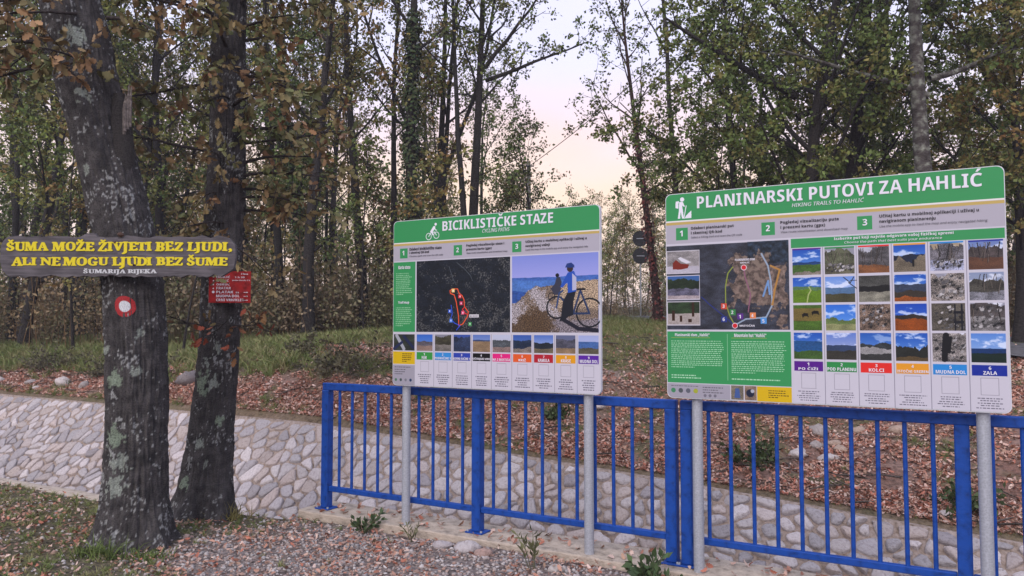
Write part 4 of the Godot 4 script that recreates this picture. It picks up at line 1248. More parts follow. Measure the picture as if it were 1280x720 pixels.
func build_forest():
	var E := "single trees at the edge of the wood"
	# trees that can be told apart
	plant_tree("oak_tree", grow(1, 11, 0.13, {"cols": GOLD + OLIVE, "first": 0.14, "limbs": 22, "dens": 20, "lean": Vector3(0.03, 0, 0)}), -10.8, 17.0, "thin green-leaved tree at the far left beyond the wooden sign", "tree", E)
	plant_tree("oak_tree", grow(2, 11.5, 0.10, {"cols": GOLD, "first": 0.14, "limbs": 20, "dens": 18}), -11.9, 20.5, "slim yellow-green tree just right of the thin far left tree", "tree", E)
	plant_tree("oak_tree", grow(3, 12, 0.09, {"cols": RUSSET, "first": 0.25}), -9.6, 22.0, "thin russet tree seen between the two lichened trunks", "tree", E)
	plant_tree("oak_tree", grow(4, 11.5, 0.14, {"cols": RUSSET, "first": 0.35, "spread": 0.2, "lean": Vector3(0.005, 0, 0)}), -4.3, 16.3, "straight slim tree with russet leaves right of the red sign", "tree", E)
	plant_tree("ivy_tree", grow(5, 8.5, 0.13, {"cols": DARK, "first": 0.2, "dens": 26, "spread": 0.2, "ivy": [1500, 0.8, IVY]}), -4.75, 17.6, "short dark evergreen tree clothed in ivy behind the slim russet tree", "tree", E)
	plant_tree("oak_tree", grow(6, 12, 0.135, {"cols": RUSSET, "first": 0.38, "spread": 0.2, "lean": Vector3(-0.01, 0, 0), "wob": 0.02, "dens": 13}), -3.45, 18.0, "straight dark-trunked tree left of the cycling board", "tree", E)
	plant_tree("oak_tree", grow(7, 12, 0.11, {"cols": OLIVE, "first": 0.4, "spread": 0.16, "wob": 0.02, "dens": 12, "lean": Vector3(0.005, 0, 0)}), -3.0, 19.5, "thin straight tree just left of the ivy-clad trunk", "tree", E)
	plant_tree("ivy_tree", grow(8, 12.5, 0.17, {"cols": OLIVE, "first": 0.5, "spread": 0.16, "wob": 0.015, "lean": Vector3(0.0, 0, 0), "dens": 12, "ivy": [2600, 0.6, IVY]}), -2.25, 17.0, "tall straight trunk wrapped in dark ivy behind the cycling board", "tree", E)
	plant_tree("oak_tree", grow(9, 12, 0.13, {"cols": OLIVE, "first": 0.45, "fork": 0.32, "spread": 0.16, "wob": 0.015, "lean": Vector3(0.0, 0, 0), "dens": 10}), -2.0, 19.5, "forked tree with two upright stems behind the cycling board", "tree", E)
	plant_tree("oak_tree", grow(10, 12, 0.15, {"cols": OLIVE, "first": 0.42, "spread": 0.17, "wob": 0.012, "lean": Vector3(0.045, 0, 0), "dens": 12, "extra": [[0.42, 5.9, 0, 1, 0.42, 0.0, 2.5, 0.055, 0.02], [0.40, 6.2, 0, 0.55, 0.9, 0.1, 2.6, 0.06, 0.03], [0.2, 3.6, 0, 1, 0.25, 0.1, 1.3, 0.02, 0.03]]}), -1.05, 18.0, "leaning dark oak reaching one long limb into the open sky", "tree", E)
	plant_tree("young_oak", grow(11, 5.6, 0.07, {"cols": OLIVE, "first": 0.25, "spread": 0.34, "dens": 9, "limbs": 16}), 0.9, 22.0, "small rounded tree above the top of the cycling board", "tree", E)
	plant_tree("young_oak", grow(12, 4.6, 0.05, {"cols": RUSSET, "first": 0.2, "spread": 0.34, "dens": 9, "limbs": 14}), -0.4, 23.0, "small brownish tree behind the left half of the cycling board", "tree", E)
	plant_tree("creeper_tree", grow(13, 9.6, 0.12, {"cols": OLIVE, "first": 0.38, "spread": 0.26, "dens": 9, "lean": Vector3(-0.07, 0, 0), "wob": 0.02, "bark": Color(0.10, 0.055, 0.05), "ivy": [700, 0.6, [Color(0.16, 0.04, 0.035), Color(0.12, 0.05, 0.04)]]}), 3.85, 20.0, "leaning tree with reddish creeper on its trunk between the boards", "tree", E)
	plant_tree("bare_tree", grow(14, 13, 0.085, {"cols": OLIVE, "first": 0.45, "spread": 0.17, "dens": 3, "bare": 0.8, "lean": Vector3(-0.05, 0, 0), "wob": 0.02, "bark": Color(0.10, 0.09, 0.085)}), 3.95, 17.5, "slender nearly leafless tree standing over the hiking board's left corner", "tree", E)
	plant_tree("oak_tree", grow(15, 9, 0.11, {"cols": OLIVE, "first": 0.12, "spread": 0.36, "dens": 26, "limbs": 26}), 4.9, 16.5, "bushy olive oak above the left third of the hiking board", "tree", E)
	plant_tree("oak_tree", grow(16, 10.5, 0.16, {"cols": OLIVE, "first": 0.16, "spread": 0.3, "dens": 22, "limbs": 24, "extra": [[0.0, 4.6, 0, -1, 0.55, 0.2, 3.0, 0.08, 0.03], [0.0, 3.6, 0, -1, 0.2, 0.2, 2.6, 0.05, 0.03], [0.0, 4.2, 0, 1, 0.5, 0.1, 2.6, 0.07, 0.03]]}), 5.45, 14.5, "dark oak with heavy limbs arching left above the hiking board", "tree", E)
	plant_tree("oak_tree", grow(17, 11, 0.18, {"cols": DARK, "first": 0.12, "spread": 0.28, "dens": 26, "limbs": 30}), 6.95, 16.0, "densest dark green oak behind the middle of the hiking board", "tree", E)
	plant_tree("oak_tree", grow(18, 11, 0.13, {"cols": OLIVE, "first": 0.15, "spread": 0.28, "dens": 23, "limbs": 24}), 9.2, 18.5, "dark oak just left of the pale lichened trunk", "tree", E)
	var lich := plant_tree("lichen_oak", grow(19, 11, 0.19, {"cols": OLIVE, "first": 0.55, "spread": 0.26, "dens": 18, "limbs": 14, "bark": Color(0.22, 0.21, 0.19), "lean": Vector3(-0.01, 0, 0), "wob": 0.012, "extra": [[0, 4.3, 0, -1, 0.4, -0.4, 2.6, 0.06, 0.04], [0, 4.6, 0, 1, 0.3, -0.4, 2.6, 0.06, 0.03]]}), 7.0, 12.7, "stout oak with pale lichened bark above the hiking board's right end", "tree", E)
	(lich.get_child(0) as MeshInstance3D).material_override = M.lichen_bark
	plant_tree("oak_tree", grow(20, 9, 0.12, {"cols": RUSSET + DARK, "first": 0.15, "spread": 0.34, "dens": 25, "limbs": 26}), 9.2, 14.0, "reddish-brown oak at the far right edge beside the hiking board", "tree", E)
	plant_tree("oak_tree", grow(21, 10, 0.13, {"cols": DARK, "first": 0.12, "spread": 0.3, "dens": 25, "limbs": 26}), 10.9, 15.5, "dark green oak at the far right edge behind the reddish-brown one", "tree", E)
	# the wood behind
	var kinds := []
	kinds.append(grow(31, 12, 0.12, {"cols": OLIVE, "first": 0.25, "dens": 10, "leaf": 0.115, "twig": 1.25}))
	kinds.append(grow(32, 11.5, 0.10, {"cols": RUSSET, "first": 0.3, "dens": 10, "leaf": 0.115, "twig": 1.25}))
	kinds.append(grow(33, 12.5, 0.14, {"cols": GOLD, "first": 0.2, "dens": 10, "leaf": 0.115, "twig": 1.25}))
	kinds.append(grow(34, 12, 0.10, {"cols": OLIVE + RUSSET, "first": 0.15, "dens": 11, "leaf": 0.115, "twig": 1.25}))
	kinds.append(grow(35, 11, 0.11, {"cols": DARK + OLIVE, "first": 0.12, "dens": 13, "leaf": 0.115, "twig": 1.25, "spread": 0.3}))
	var tags := ["olive-leaved tree standing in the dense wood behind the clearing", "russet-leaved tree standing in the dense wood behind the clearing", "yellowing tree standing in the dense wood behind the clearing", "mixed green and brown tree standing in the dense wood behind", "dark bushy tree standing in the dense wood behind the clearing"]
	var rng := RandomNumberGenerator.new()
	rng.seed = 99
	var count := 0
	for k in 74:
		var u := rng.randf_range(-0.78, 0.78)
		var d := 21.0 + 46.0 * pow(rng.randf(), 1.3)
		var kind := rng.randi() % 5
		if u > 0.12: kind = [0, 3, 4, 4, 1][kind]
		var size := rng.randf_range(0.75, 1.1)
		var turn := rng.randf() * TAU
		if u > -0.035 and u < 0.21:
			# the lane under the open sky holds only low trees, far off
			var top := 0.155 if (u < 0.06 or u > 0.155) else 0.12
			if d < 28: d += 12
			size = minf(size, (1.6 + top * d - ground_at(u * d, d)) / 14.0)
			if size < 0.3: continue
		plant_tree("forest_tree", kinds[kind], u * d, d, tags[kind], "tree", "trees of the wood, " + ["olive", "russet", "yellowing", "mixed", "dark"][kind], turn, size)
	# half-grown trees filling the wood below the crowns
	var young := []
	for k in 3: young.append(grow(41 + k, 6.0 + k, 0.055, {"cols": [GOLD, OLIVE, RUSSET][k], "first": 0.15, "limbs": 15, "spread": 0.3, "dens": 9, "leaf": 0.1, "twig": 1.15}))
	for k in 18:
		var u := rng.randf_range(-0.74, -0.1) if k % 3 else rng.randf_range(0.27, 0.74)
		var d := rng.randf_range(18.5, 32.0)
		plant_tree("young_tree", young[k % 3], u * d, d, ["half-grown yellowing tree below the tall crowns of the wood", "half-grown green tree below the tall crowns of the wood", "half-grown russet tree below the tall crowns of the wood"][k % 3], "tree", ["yellowing", "green", "russet"][k % 3] + " half-grown trees in the wood", rng.randf() * TAU, rng.randf_range(0.75, 1.15))
	for k in 9:
		var u: float = 0.085 + 0.0125 * k
		var d := rng.randf_range(34.0, 46.0)
		plant_tree("young_tree", young[k % 3], u * d, d, "small distant tree closing the gap between the two boards", "tree", "distant trees between the boards", rng.randf() * TAU, rng.randf_range(0.7, 0.95))
	# slim bare-stemmed trees, leafy only at the top
	var slim := []
	for k in 3: slim.append(grow(46 + k, 11.5, 0.085 + 0.012 * k, {"cols": [OLIVE, RUSSET, GOLD][k], "first": 0.5, "limbs": 10, "spread": 0.17, "dens": 8, "leaf": 0.1, "wob": 0.02, "bark": Color(0.050, 0.044, 0.042)}))
	for k in 40:
		var u := rng.randf_range(-0.74, -0.05) if k % 4 else rng.randf_range(0.27, 0.74)
		var d := rng.randf_range(17.0, 36.0)
		plant_tree("slim_tree", slim[k % 3], u * d, d, ["slim dark bare-stemmed tree with an olive top in the wood", "slim dark bare-stemmed tree with a russet top in the wood", "slim dark bare-stemmed tree with a yellow top in the wood"][k % 3], "tree", ["olive", "russet", "yellow"][k % 3] + "-topped slim trees in the wood", rng.randf() * TAU, rng.randf_range(0.85, 1.2))
	# thin saplings
	var sap := []
	for k in 4:
		sap.append(grow(51 + k, 4.5 + k * 0.6, 0.028 + 0.004 * k, {"cols": [RUSSET, GOLD, OLIVE, RUSSET][k], "first": 0.3, "limbs": 8, "spread": 0.2, "dens": 6, "leaf": 0.11, "wob": 0.04}))
	for k in 110:
		var u := rng.randf_range(-0.74, 0.74)
		var d := 14.5 + 22.0 * rng.randf()
		if u > -0.1 and u < 0.24 and d < 24: continue
		if u > 0.24 and d < 17: d += 5
		var kind := k % 4
		var size := rng.randf_range(0.7, 1.2)
		if u > -0.04 and u < 0.21: size = 0.6
		plant_tree("sapling", sap[kind], u * d, d, ["thin russet sapling among the trunks of the wood", "thin yellow sapling among the trunks of the wood", "thin green sapling among the trunks of the wood", "tall thin russet sapling among the trunks of the wood"][kind], "sapling", ["russet", "yellow", "green", "tall russet"][kind] + " saplings in the wood", rng.randf() * TAU, size)
	# brush on the forest floor, too tangled to count
	var a := Acc.new()
	for k in 9:
		var b := Vector3(rng.randfn() * 0.35, -0.05, rng.randfn() * 0.35)
		var pts := curve_pts(rng, b, (Vector3.UP + rv(rng) * 0.25).normalized(), rng.randf_range(1.2, 2.6), 3, 0.12, 0.05)
		a.tube(pts, taper(0.012, 0.004, 3), 3, Color(0.5, 0.42, 0.36))
		for m in 22:
			var at = along(pts, rng.randf_range(0.25, 1.0)) + rv(rng) * 0.22
			var ld = rv(rng)
			a.leaf(at, ld, ld.cross(rv(rng)).normalized(), rng.randf_range(0.07, 0.15), 0.035, G(rng.randf_range(0.7, 1.2)))
	var xf := []
	var cc := []
	for k in 1500:
		var u := rng.randf_range(-0.76, 0.76)
		var d := 16.5 + 45.0 * pow(rng.randf(), 1.4)
		if u > 0.02 and u < 0.26 and d < 27: continue
		if u > 0.3: d += 1.5
		var s := rng.randf_range(0.5, 1.15) * (0.6 if (u > -0.05 and u < 0.25) else 1.0)
		xf.append(Transform3D(Basis(Vector3.UP, rng.randf() * TAU).scaled(Vector3(s, s * rng.randf_range(0.7, 1.2), s)), Vector3(u * d, ground_at(u * d, d), -d)))
		var c: Color = [Color(0.24, 0.18, 0.11), Color(0.19, 0.165, 0.09), Color(0.16, 0.155, 0.075), Color(0.27, 0.19, 0.10)][rng.randi() % 4]
		cc.append(c)
	scatter("undergrowth", a.mesh(M.leaf), xf, cc, "brown tangled brush covering the forest floor between the trunks", "undergrowth")

# ------------------------------------------------------------------ the two near oaks
var path_y := []
var path_x := []
var path_r := []
func trunk_point(y: float, ang: float, lump: FastNoiseLite, cx: float) -> Vector3:
	var x := smooth_table(y, path_y, path_x)
	var r := smooth_table(y, path_y, path_r)
	var dir = Vector3(cos(ang), 0, sin(ang))
	var flare := exp(-maxf(0, y) / 0.16)
	r *= 1.0 + flare * (0.24 + 0.17 * sin(ang * 5.0 + cx) + 0.10 * sin(ang * 3.0))
	r += 0.018 * lump.get_noise_3d(dir.x * 60, y * 40, dir.z * 60)
	return Vector3(x, y, 0) + dir * r
func smooth_table(x: float, xs: Array, ys: Array) -> float:
	var k = 0
	while k < xs.size() - 2 and x > xs[k + 1]: k += 1
	var f := clampf((x - xs[k]) / (xs[k + 1] - xs[k]), 0, 1)
	return cubic_interpolate(ys[k], ys[k + 1], ys[maxi(0, k - 1)], ys[mini(ys.size() - 1, k + 2)], f)

func near_oak(seed_: int, at: Vector3, blobs: Array, label: String, y_fine: float) -> Node3D:
	var root := thing("oak_tree", label, "tree", at)
	var lump := FastNoiseLite.new()
	lump.seed = seed_; lump.frequency = 0.02
	var ridge := FastNoiseLite.new()
	ridge.seed = seed_ + 1; ridge.frequency = 0.05; ridge.fractal_octaves = 3; ridge.fractal_type = FastNoiseLite.FRACTAL_RIDGED
	var lich := FastNoiseLite.new()
	lich.seed = seed_ + 2; lich.frequency = 0.03; lich.fractal_octaves = 4
	var a := Acc.new()
	var around := 181
	var n := 0
	var y := -0.15
	while y < path_y[-1]:
		for s in around:
			var ang := TAU * (s % (around - 1)) / (around - 1)
			var p := trunk_point(y, ang, lump, seed_)
			var od := Vector3(cos(ang), 0, sin(ang))
			var q := Vector3(od.x * 95.0, y * 34.0, od.z * 95.0)
			var rd := ridge.get_noise_3dv(q + Vector3(0, 0, lump.get_noise_3dv(q * 2.0) * 4.0))
			p += od * (rd * 0.023 + 0.004 * fine_noise.get_noise_3d(p.x * 900, p.y * 900, p.z * 900))
			var col := Color(0.058, 0.052, 0.052).lerp(Color(0.12, 0.108, 0.105), clampf(0.5 + lich.get_noise_3dv(p * 300) * 1.2, 0, 1))
			# crusts of pale lichen: many specks, a few rosettes
			var sp := lich.get_noise_3d(p.x * 850, p.y * 850, p.z * 850)
			var pt := lich.get_noise_3d(p.x * 160, p.y * 110, p.z * 160)
			if sp + pt * 0.8 > 0.47: col = Color(0.40, 0.40, 0.39)
			for bl in blobs:
				var dd = Vector2((ang - bl[0]) * 0.21, y - bl[1]).length() / bl[2]
				if dd + lich.get_noise_3dv(p * 600) * 1.3 < 0.75: col = bl[3] * (0.85 + 0.6 * absf(sp))
			col.a = 1.0
			a.v.append(p); a.n.append(od); a.c.append(col)
		n += 1
		y += 0.011 if y < y_fine else 0.1
	a.grid(around, n, 0)
	a.smooth()
	for r in n:
		var k0 := r * around
		var m = (a.n[k0] + a.n[k0 + around - 1]).normalized()
		a.n[k0] = m; a.n[k0 + around - 1] = m
	part("trunk", a.mesh(M.oak_bark), root)
	return root

func spray(wood: Acc, leaves: Acc, rng: RandomNumberGenerator, from: Vector3, dir: Vector3, L: float, r: float, cols: Array, per: int, ls: float, droop := -0.03):
	var bark := Color(0.075, 0.062, 0.055)
	var pts := curve_pts(rng, from, dir, L, 6, 0.14, droop)
	wood.tube(pts, taper(r, 0.004, 6), 6, bark)
	var nt := int(L * 11) + 2
	for k in nt:
		var f := 0.18 + 0.82 * (k + rng.randf()) / nt
		var at = along(pts, f)
		var td = ((pts[-1] - pts[0]).normalized() * 0.5 + rv(rng) * 0.9).normalized()
		var tl = rng.randf_range(0.12, 0.36)
		var tp := curve_pts(rng, at, td, tl, 2, 0.2, -0.05)
		wood.tube(tp, [0.004, 0.003, 0.002], 4, bark)
		var tone: Color = cols[rng.randi() % cols.size()]
		for q in per:
			var lp = along(tp, rng.randf_range(0.3, 1.0))
			var ld = (td * 0.6 + rv(rng) * 0.9 + Vector3.DOWN * 0.3).normalized()
			var c: Color = tone.lerp(cols[rng.randi() % cols.size()], 0.5 * rng.randf()) * rng.randf_range(0.8, 1.25)
			c.a = 1.0
			leaves.oak_leaf(lp, ld, ld.cross(rv(rng)).normalized(), ls * rng.randf_range(0.7, 1.2), c, rng.randf_range(0.0, 0.4), rng.randf_range(-0.1, 0.35))

func build_near_oaks():
	var rng := RandomNumberGenerator.new()
	rng.seed = 17
	var pale := Color(0.36, 0.39, 0.34)
	var green := Color(0.30, 0.36, 0.27)
	# front of the trunk faces +z: ang = PI/2
	path_y = [-0.15, 0.0, 0.3, 0.72, 1.35, 1.95, 2.43, 2.9, 3.44, 4.04, 5.0, 6.5, 8.5]
	path_x = [0.0, 0.0, 0.0, 0.0, -0.015, -0.065, -0.165, -0.29, -0.44, -0.58, -0.82, -1.1, -1.4]
	path_r = [0.25, 0.235, 0.215, 0.203, 0.198, 0.196, 0.202, 0.197, 0.205, 0.2, 0.17, 0.12, 0.05]
	var H := PI / 2
	var oak := near_oak(200, Vector3(-2.785, 0, -5.75), [[H + 0.35, 0.80, 0.085, green], [H + 0.1, 0.62, 0.08, pale], [H + 0.25, 0.45, 0.075, pale], [H + 0.3, 1.22, 0.07, green], [H - 0.45, 1.28, 0.045, pale], [H - 0.6, 1.55, 0.035, pale], [H + 1.0, 1.45, 0.06, pale], [H + 1.0, 1.0, 0.05, pale], [H - 0.2, 3.3, 0.07, pale], [H - 0.3, 3.75, 0.08, pale], [H + 0.4, 2.75, 0.04, pale]], "thick leaning oak trunk carrying the carved wooden sign and red blaze", 4.3)
	var lump := FastNoiseLite.new()
	lump.seed = 200; lump.frequency = 0.02
	# painted trail mark following the bark
	var a := Acc.new()
	var nr := 17
	var nt := 61
	for r in nr:
		for s in nt:
			var th := TAU * (s % (nt - 1)) / (nt - 1)
			var rr = 0.076 * r / (nr - 1) * (1.0 + 0.02 * sin(th * 3.0 + 1.0))
			var p := trunk_point(1.745 + sin(th) * rr, H - (cos(th) * rr + 0.03) / 0.205, lump, 200)
			var od := (p - Vector3(smooth_table(p.y, path_y, path_x), p.y, 0)).normalized()
			a.v.append(p + od * (0.0155 + 0.002 * fine_noise.get_noise_3dv(p * 2000)))
			a.n.append(od)
			var inner = rr < 0.04 + 0.001 * sin(th * 9.0)
			a.c.append(Color(0.72, 0.72, 0.74) if inner else Color(0.42, 0.03, 0.035))
	a.grid(nt, nr, 0)
	a.smooth()
	var bz := part("trail_blaze", a.mesh(M.paint), oak)
	bz.set_meta("label", "white dot in a red ring painted on the bark")
	# torn limb stub with bare wood
	a = Acc.new()
	var f0 := Vector3(-0.15, 2.62, 0.03)
	var pts := [f0, Vector3(-0.135, 2.9, 0.06), Vector3(-0.15, 3.12, 0.06), Vector3(-0.165, 3.34, 0.06)]
	a.tube(pts, [0.09, 0.09, 0.078, 0.045], 14, Color(0.07, 0.06, 0.057), true)
	part("broken_limb", a.mesh(M.oak_bark), oak)
	a = Acc.new()
	for k in 5:
		var b := Vector3(-0.105 + k * 0.012, 3.0 + 0.02 * k, 0.13 - 0.012 * absf(k - 2.0))
		a.tube([b, b + Vector3(-0.008, 0.2, -0.012), b + Vector3(-0.02, 0.36 - 0.04 * (k % 3), -0.05)], [0.012, 0.014, 0.003], 5, Color(0.30, 0.25, 0.22))
	part("bare_wood", a.mesh(M.bark), oak)
	var wood := Acc.new()
	var lv := Acc.new()
	var brown := [Color(0.23, 0.145, 0.075), Color(0.19, 0.15, 0.07), Color(0.15, 0.14, 0.06), Color(0.26, 0.15, 0.075), Color(0.12, 0.135, 0.055)]
	spray(wood, lv, rng, Vector3(-0.30, 3.55, 0.2), Vector3(-0.2, -0.25, 1), 0.55, 0.012, brown, 13, 0.076)
	spray(wood, lv, rng, Vector3(-0.42, 3.9, 0.2), Vector3(-0.5, -0.1, 0.8), 0.55, 0.012, brown, 12, 0.076)
	spray(wood, lv, rng, Vector3(-0.30, 3.5, 0.2), Vector3(0.3, -0.2, 1), 0.45, 0.01, brown, 12, 0.076)
	for k in 5: spray(wood, lv, rng, Vector3(-0.55, 3.6 + k * 0.2, 0), Vector3(-1, -0.05 - 0.05 * k, rng.randf_range(-0.5, 0.4)), rng.randf_range(0.8, 1.2), 0.018, brown, 10, 0.076)
	for k in 5: spray(wood, lv, rng, Vector3(-0.30, 3.95 + k * 0.25, 0), Vector3(1, -0.05, rng.randf_range(-0.5, 0.5)), rng.randf_range(0.6, 1.0), 0.018, brown, 10, 0.076, -0.06)
	for k in 16: spray(wood, lv, rng, Vector3(smooth_table(4.6 + k * 0.25, path_y, path_x), 4.6 + k * 0.25, 0), Vector3(cos(k * 2.4), 0.45, sin(k * 2.4)), rng.randf_range(1.2, 2.0), 0.035, brown, 7, 0.084, 0.03)
	part("branches", wood.mesh(M.bark), oak)
	part("crown", lv.mesh(M.leaf), oak)
	# second oak, on the lip of the channel
	path_y = [-0.15, 0.0, 0.3, 0.53, 1.1, 1.8, 2.36, 3.07, 4.12, 5.5, 7.0, 9.0]
	path_x = [0.0, 0.0, 0.03, 0.05, 0.10, 0.125, 0.13, 0.15, 0.15, 0.16, 0.18, 0.2]
	path_r = [0.235, 0.22, 0.195, 0.175, 0.158, 0.153, 0.15, 0.136, 0.126, 0.105, 0.07, 0.03]
	oak = near_oak(300, Vector3(-2.634, 0, -6.62), [[H + 0.35, 1.12, 0.10, green], [H - 0.15, 1.13, 0.07, pale], [H - 0.3, 1.42, 0.05, pale], [H + 0.2, 1.3, 0.045, pale], [H - 0.7, 0.82, 0.05, green], [H + 0.1, 0.62, 0.05, pale], [H - 0.2, 0.45, 0.04, pale], [H + 0.6, 0.3, 0.06, green]], "slimmer lichened oak beside the channel carrying the small red sign", 4.9)
	wood = Acc.new()
	lv = Acc.new()
	var mixed := [Color(0.19, 0.165, 0.075), Color(0.145, 0.15, 0.062), Color(0.22, 0.155, 0.07), Color(0.12, 0.135, 0.055), Color(0.25, 0.185, 0.085), Color(0.21, 0.11, 0.055)]
	for k in 36:
		var y := 2.5 + k * 0.1
		var az := k * 2.4 + rng.randf_range(-0.4, 0.4)
		if k % 3 != 0: az = rng.randf_range(-0.9, 0.8)
		elif k % 6 == 0: az = PI + rng.randf_range(-0.7, 0.7)
		spray(wood, lv, rng, Vector3(smooth_table(y, path_y, path_x), y, 0) + Vector3(cos(az), 0, -sin(az)) * 0.08, Vector3(cos(az), rng.randf_range(-0.05, 0.45), -sin(az)), rng.randf_range(0.55, 1.15), 0.016, mixed, 9, 0.080, -0.05)
	for k in 7:
		var y := 2.2 + k * 0.27
		spray(wood, lv, rng, Vector3(smooth_table(y, path_y, path_x) + rng.randf_range(-0.1, 0.1), y, 0.1), Vector3(rng.randf_range(-0.7, 0.9), 0.1, 1.0), rng.randf_range(0.25, 0.5), 0.008, mixed, 10, 0.068, -0.06)
	for k in 14: spray(wood, lv, rng, Vector3(0.25, 5.6 + k * 0.22, 0), Vector3(cos(k * 2.4), 0.5, sin(k * 2.4)), rng.randf_range(1.2, 1.9), 0.03, mixed, 7, 0.084, 0.03)
	var red := [Color(0.26, 0.06, 0.03), Color(0.22, 0.10, 0.04), Color(0.16, 0.12, 0.05)]
	spray(wood, lv, rng, Vector3(0.12, 1.55, 0.14), Vector3(0.5, 0.3, 0.8), 0.35, 0.006, red, 5, 0.075, -0.02)
	spray(wood, lv, rng, Vector3(0.20, 1.6, 0.1), Vector3(1.0, 0.25, 0.3), 0.45, 0.006, red, 4, 0.075, -0.02)
	spray(wood, lv, rng, Vector3(0.05, 1.6, 0.14), Vector3(-0.8, 0.2, 0.5), 0.4, 0.006, mixed, 3, 0.053, -0.02)
	spray(wood, lv, rng, Vector3(0.22, 2.3, 0.08), Vector3(1.0, -0.5, 0.3), 0.55, 0.008, mixed, 9, 0.065, -0.04)
	part("branches", wood.mesh(M.bark), oak)
	part("crown", lv.mesh(M.leaf), oak)

func build_tree_signs():
	# carved plank
	var root := thing("wooden_sign", "dark weathered plank sign with carved yellow lettering nailed to the oak", "sign", Vector3(-2.82, 2.10, -5.49))
	var hw := 0.84
	var hh := 0.142
	var f := FastNoiseLite.new()
	f.seed = 3; f.frequency = 0.9
	var out := []
	for k in 60: out.append(Vector2(lerpf(-hw + 0.05, hw - 0.05, k / 59.0), hh + 0.018 * f.get_noise_1d(k * 0.23) + (0.022 if k in [21, 22, 23] else 0.0)))
	for c in [[hw, hh - 0.06], [hw + 0.005, 0.0], [hw - 0.01, -0.09], [hw - 0.06, -hh + 0.02]]: out.append(Vector2(c[0], c[1]))
	for k in 60: out.append(Vector2(lerpf(hw - 0.1, -hw + 0.06, k / 59.0), -hh + 0.022 * f.get_noise_1d(50 + k * 0.3)))
	for c in [[-hw + 0.02, -hh + 0.04], [-hw, -0.03], [-hw + 0.004, 0.08], [-hw + 0.02, hh - 0.03]]: out.append(Vector2(c[0], c[1]))
	var a := Acc.new()
	var idx := Geometry2D.triangulate_polygon(PackedVector2Array(out))
	for k in range(0, idx.size(), 3):
		var q := []
		for m in 3: q.append(Vector3(out[idx[k + m]].x, out[idx[k + m]].y, 0.018))
		a.poly(q, Vector3.BACK, Color.WHITE)
		for m in 3: q[m].z = -0.018
		a.poly(q, Vector3.FORWARD, Color.WHITE)
	for k in out.size():
		var p: Vector2 = out[k]
		var n: Vector2 = out[(k + 1) % out.size()]
		a.poly([Vector3(p.x, p.y, 0.018), Vector3(n.x, n.y, 0.018), Vector3(n.x, n.y, -0.018), Vector3(p.x, p.y, -0.018)], Vector3(p.x, p.y * 6, 0), Color.WHITE)
	var pl := part("plank", a.mesh(M.plank), root)
	text(pl, "ŠUMA MOŽE ŽIVJETI BEZ LJUDI,", -0.795, 0.82, 0.016, 0.122, 0.019, M.yellow_paint, true, true, 0.0, 0.004, 1.3)
	text(pl, "ALI NE MOGU LJUDI BEZ ŠUME", -0.755, 0.79, -0.088, 0.012, 0.019, M.yellow_paint, true, true, 0.0, 0.004, 1.3)
	text(pl, "ŠUMARIJA RIJEKA", -0.24, 0.285, -0.132, -0.086, 0.019, M.white_paint, true, true, 0.0, 0.003, 1.0)
	for p in [[-0.02, 0.1], [0.12, -0.06], [0.02, 0.155]]:
		part("nail", rock_mesh(3, M.nail, Color.WHITE, 0.8, 1, 0.1), root, Vector3(p[0], p[1], 0.02)).scale = Vector3.ONE * (0.011 if p[1] < 0.15 else 0.024)
	# red trail sign
	root = thing("trail_sign", "small red metal sign listing mountain destinations on the slimmer oak", "sign", Vector3(-2.365, 1.93, -6.43), 0.06)
	part("plate", box_mesh(Vector3(0.345, 0.265, 0.004), 0.001, M.red_sign), root)
	var rows := [["HAHLIĆ", -0.11, 0.0, 0.075], ["HAHLIĆ", -0.11, -0.01, 0.045], ["OBRUČ", -0.11, 0.0, 0.013], ["FRATAR", -0.11, 0.01, -0.02], ["PLATAK", -0.11, 0.03, -0.053], ["MUDNA DOL", -0.11, 0.08, -0.086], ["CRNI VRH/KLEK", -0.11, 0.12, -0.119]]
	for r in rows: text(root, r[0], r[1], r[2], r[3], r[3] + 0.021, 0.0025, M.white_ink, true)
	for r in [["3 h", 0.09, 0.12, 0.104], ["1 h 30", 0.04, 0.12, 0.075], ["preko Obruča 3 h", 0.02, 0.165, 0.048], ["5 h", 0.05, 0.075, -0.053]]: text(root, r[0], r[1], r[2], r[3], r[3] + 0.014, 0.0025, M.white_ink, true)
	for y in [0.108, -0.045, -0.078, -0.111]:
		a = Acc.new()
		a.poly([Vector3(0.115, y - 0.002, 0), Vector3(0.14, y - 0.002, 0), Vector3(0.14, y + 0.002, 0), Vector3(0.115, y + 0.002, 0)], Vector3.BACK, Color.WHITE)
		a.poly([Vector3(0.14, y - 0.006, 0), Vector3(0.152, y, 0), Vector3(0.14, y + 0.006, 0)], Vector3.BACK, Color.WHITE)
		part("arrow", a.mesh(M.white_ink), root, Vector3(0, 0, 0.0035))
	for k in 5:
		a = Acc.new()
		a.tube([Vector3(-0.135, 0.085 - k * 0.0325 + (0.0 if k < 4 else 0.003), 0.0022), Vector3(-0.135, 0.085 - k * 0.0325 + (0.0 if k < 4 else 0.003), 0.0035)], [0.006 if k < 4 else 0.011, 0.006 if k < 4 else 0.011], 12, Color.WHITE, true)
		part("marker", a.mesh(M.white_ink), root)
	for p in [[-0.01, 0.03], [-0.02, -0.085]]:
		part("nail", rock_mesh(3, M.nail, Color.WHITE, 0.8, 1, 0.1), root, Vector3(p[0], p[1], 0.003)).scale = Vector3.ONE * 0.008
	# the plate hangs on a short batten against the trunk
	part("batten", box_mesh(Vector3(0.05, 0.2, 0.05), 0.004, M.plank), root, Vector3(-0.12, 0, -0.028))

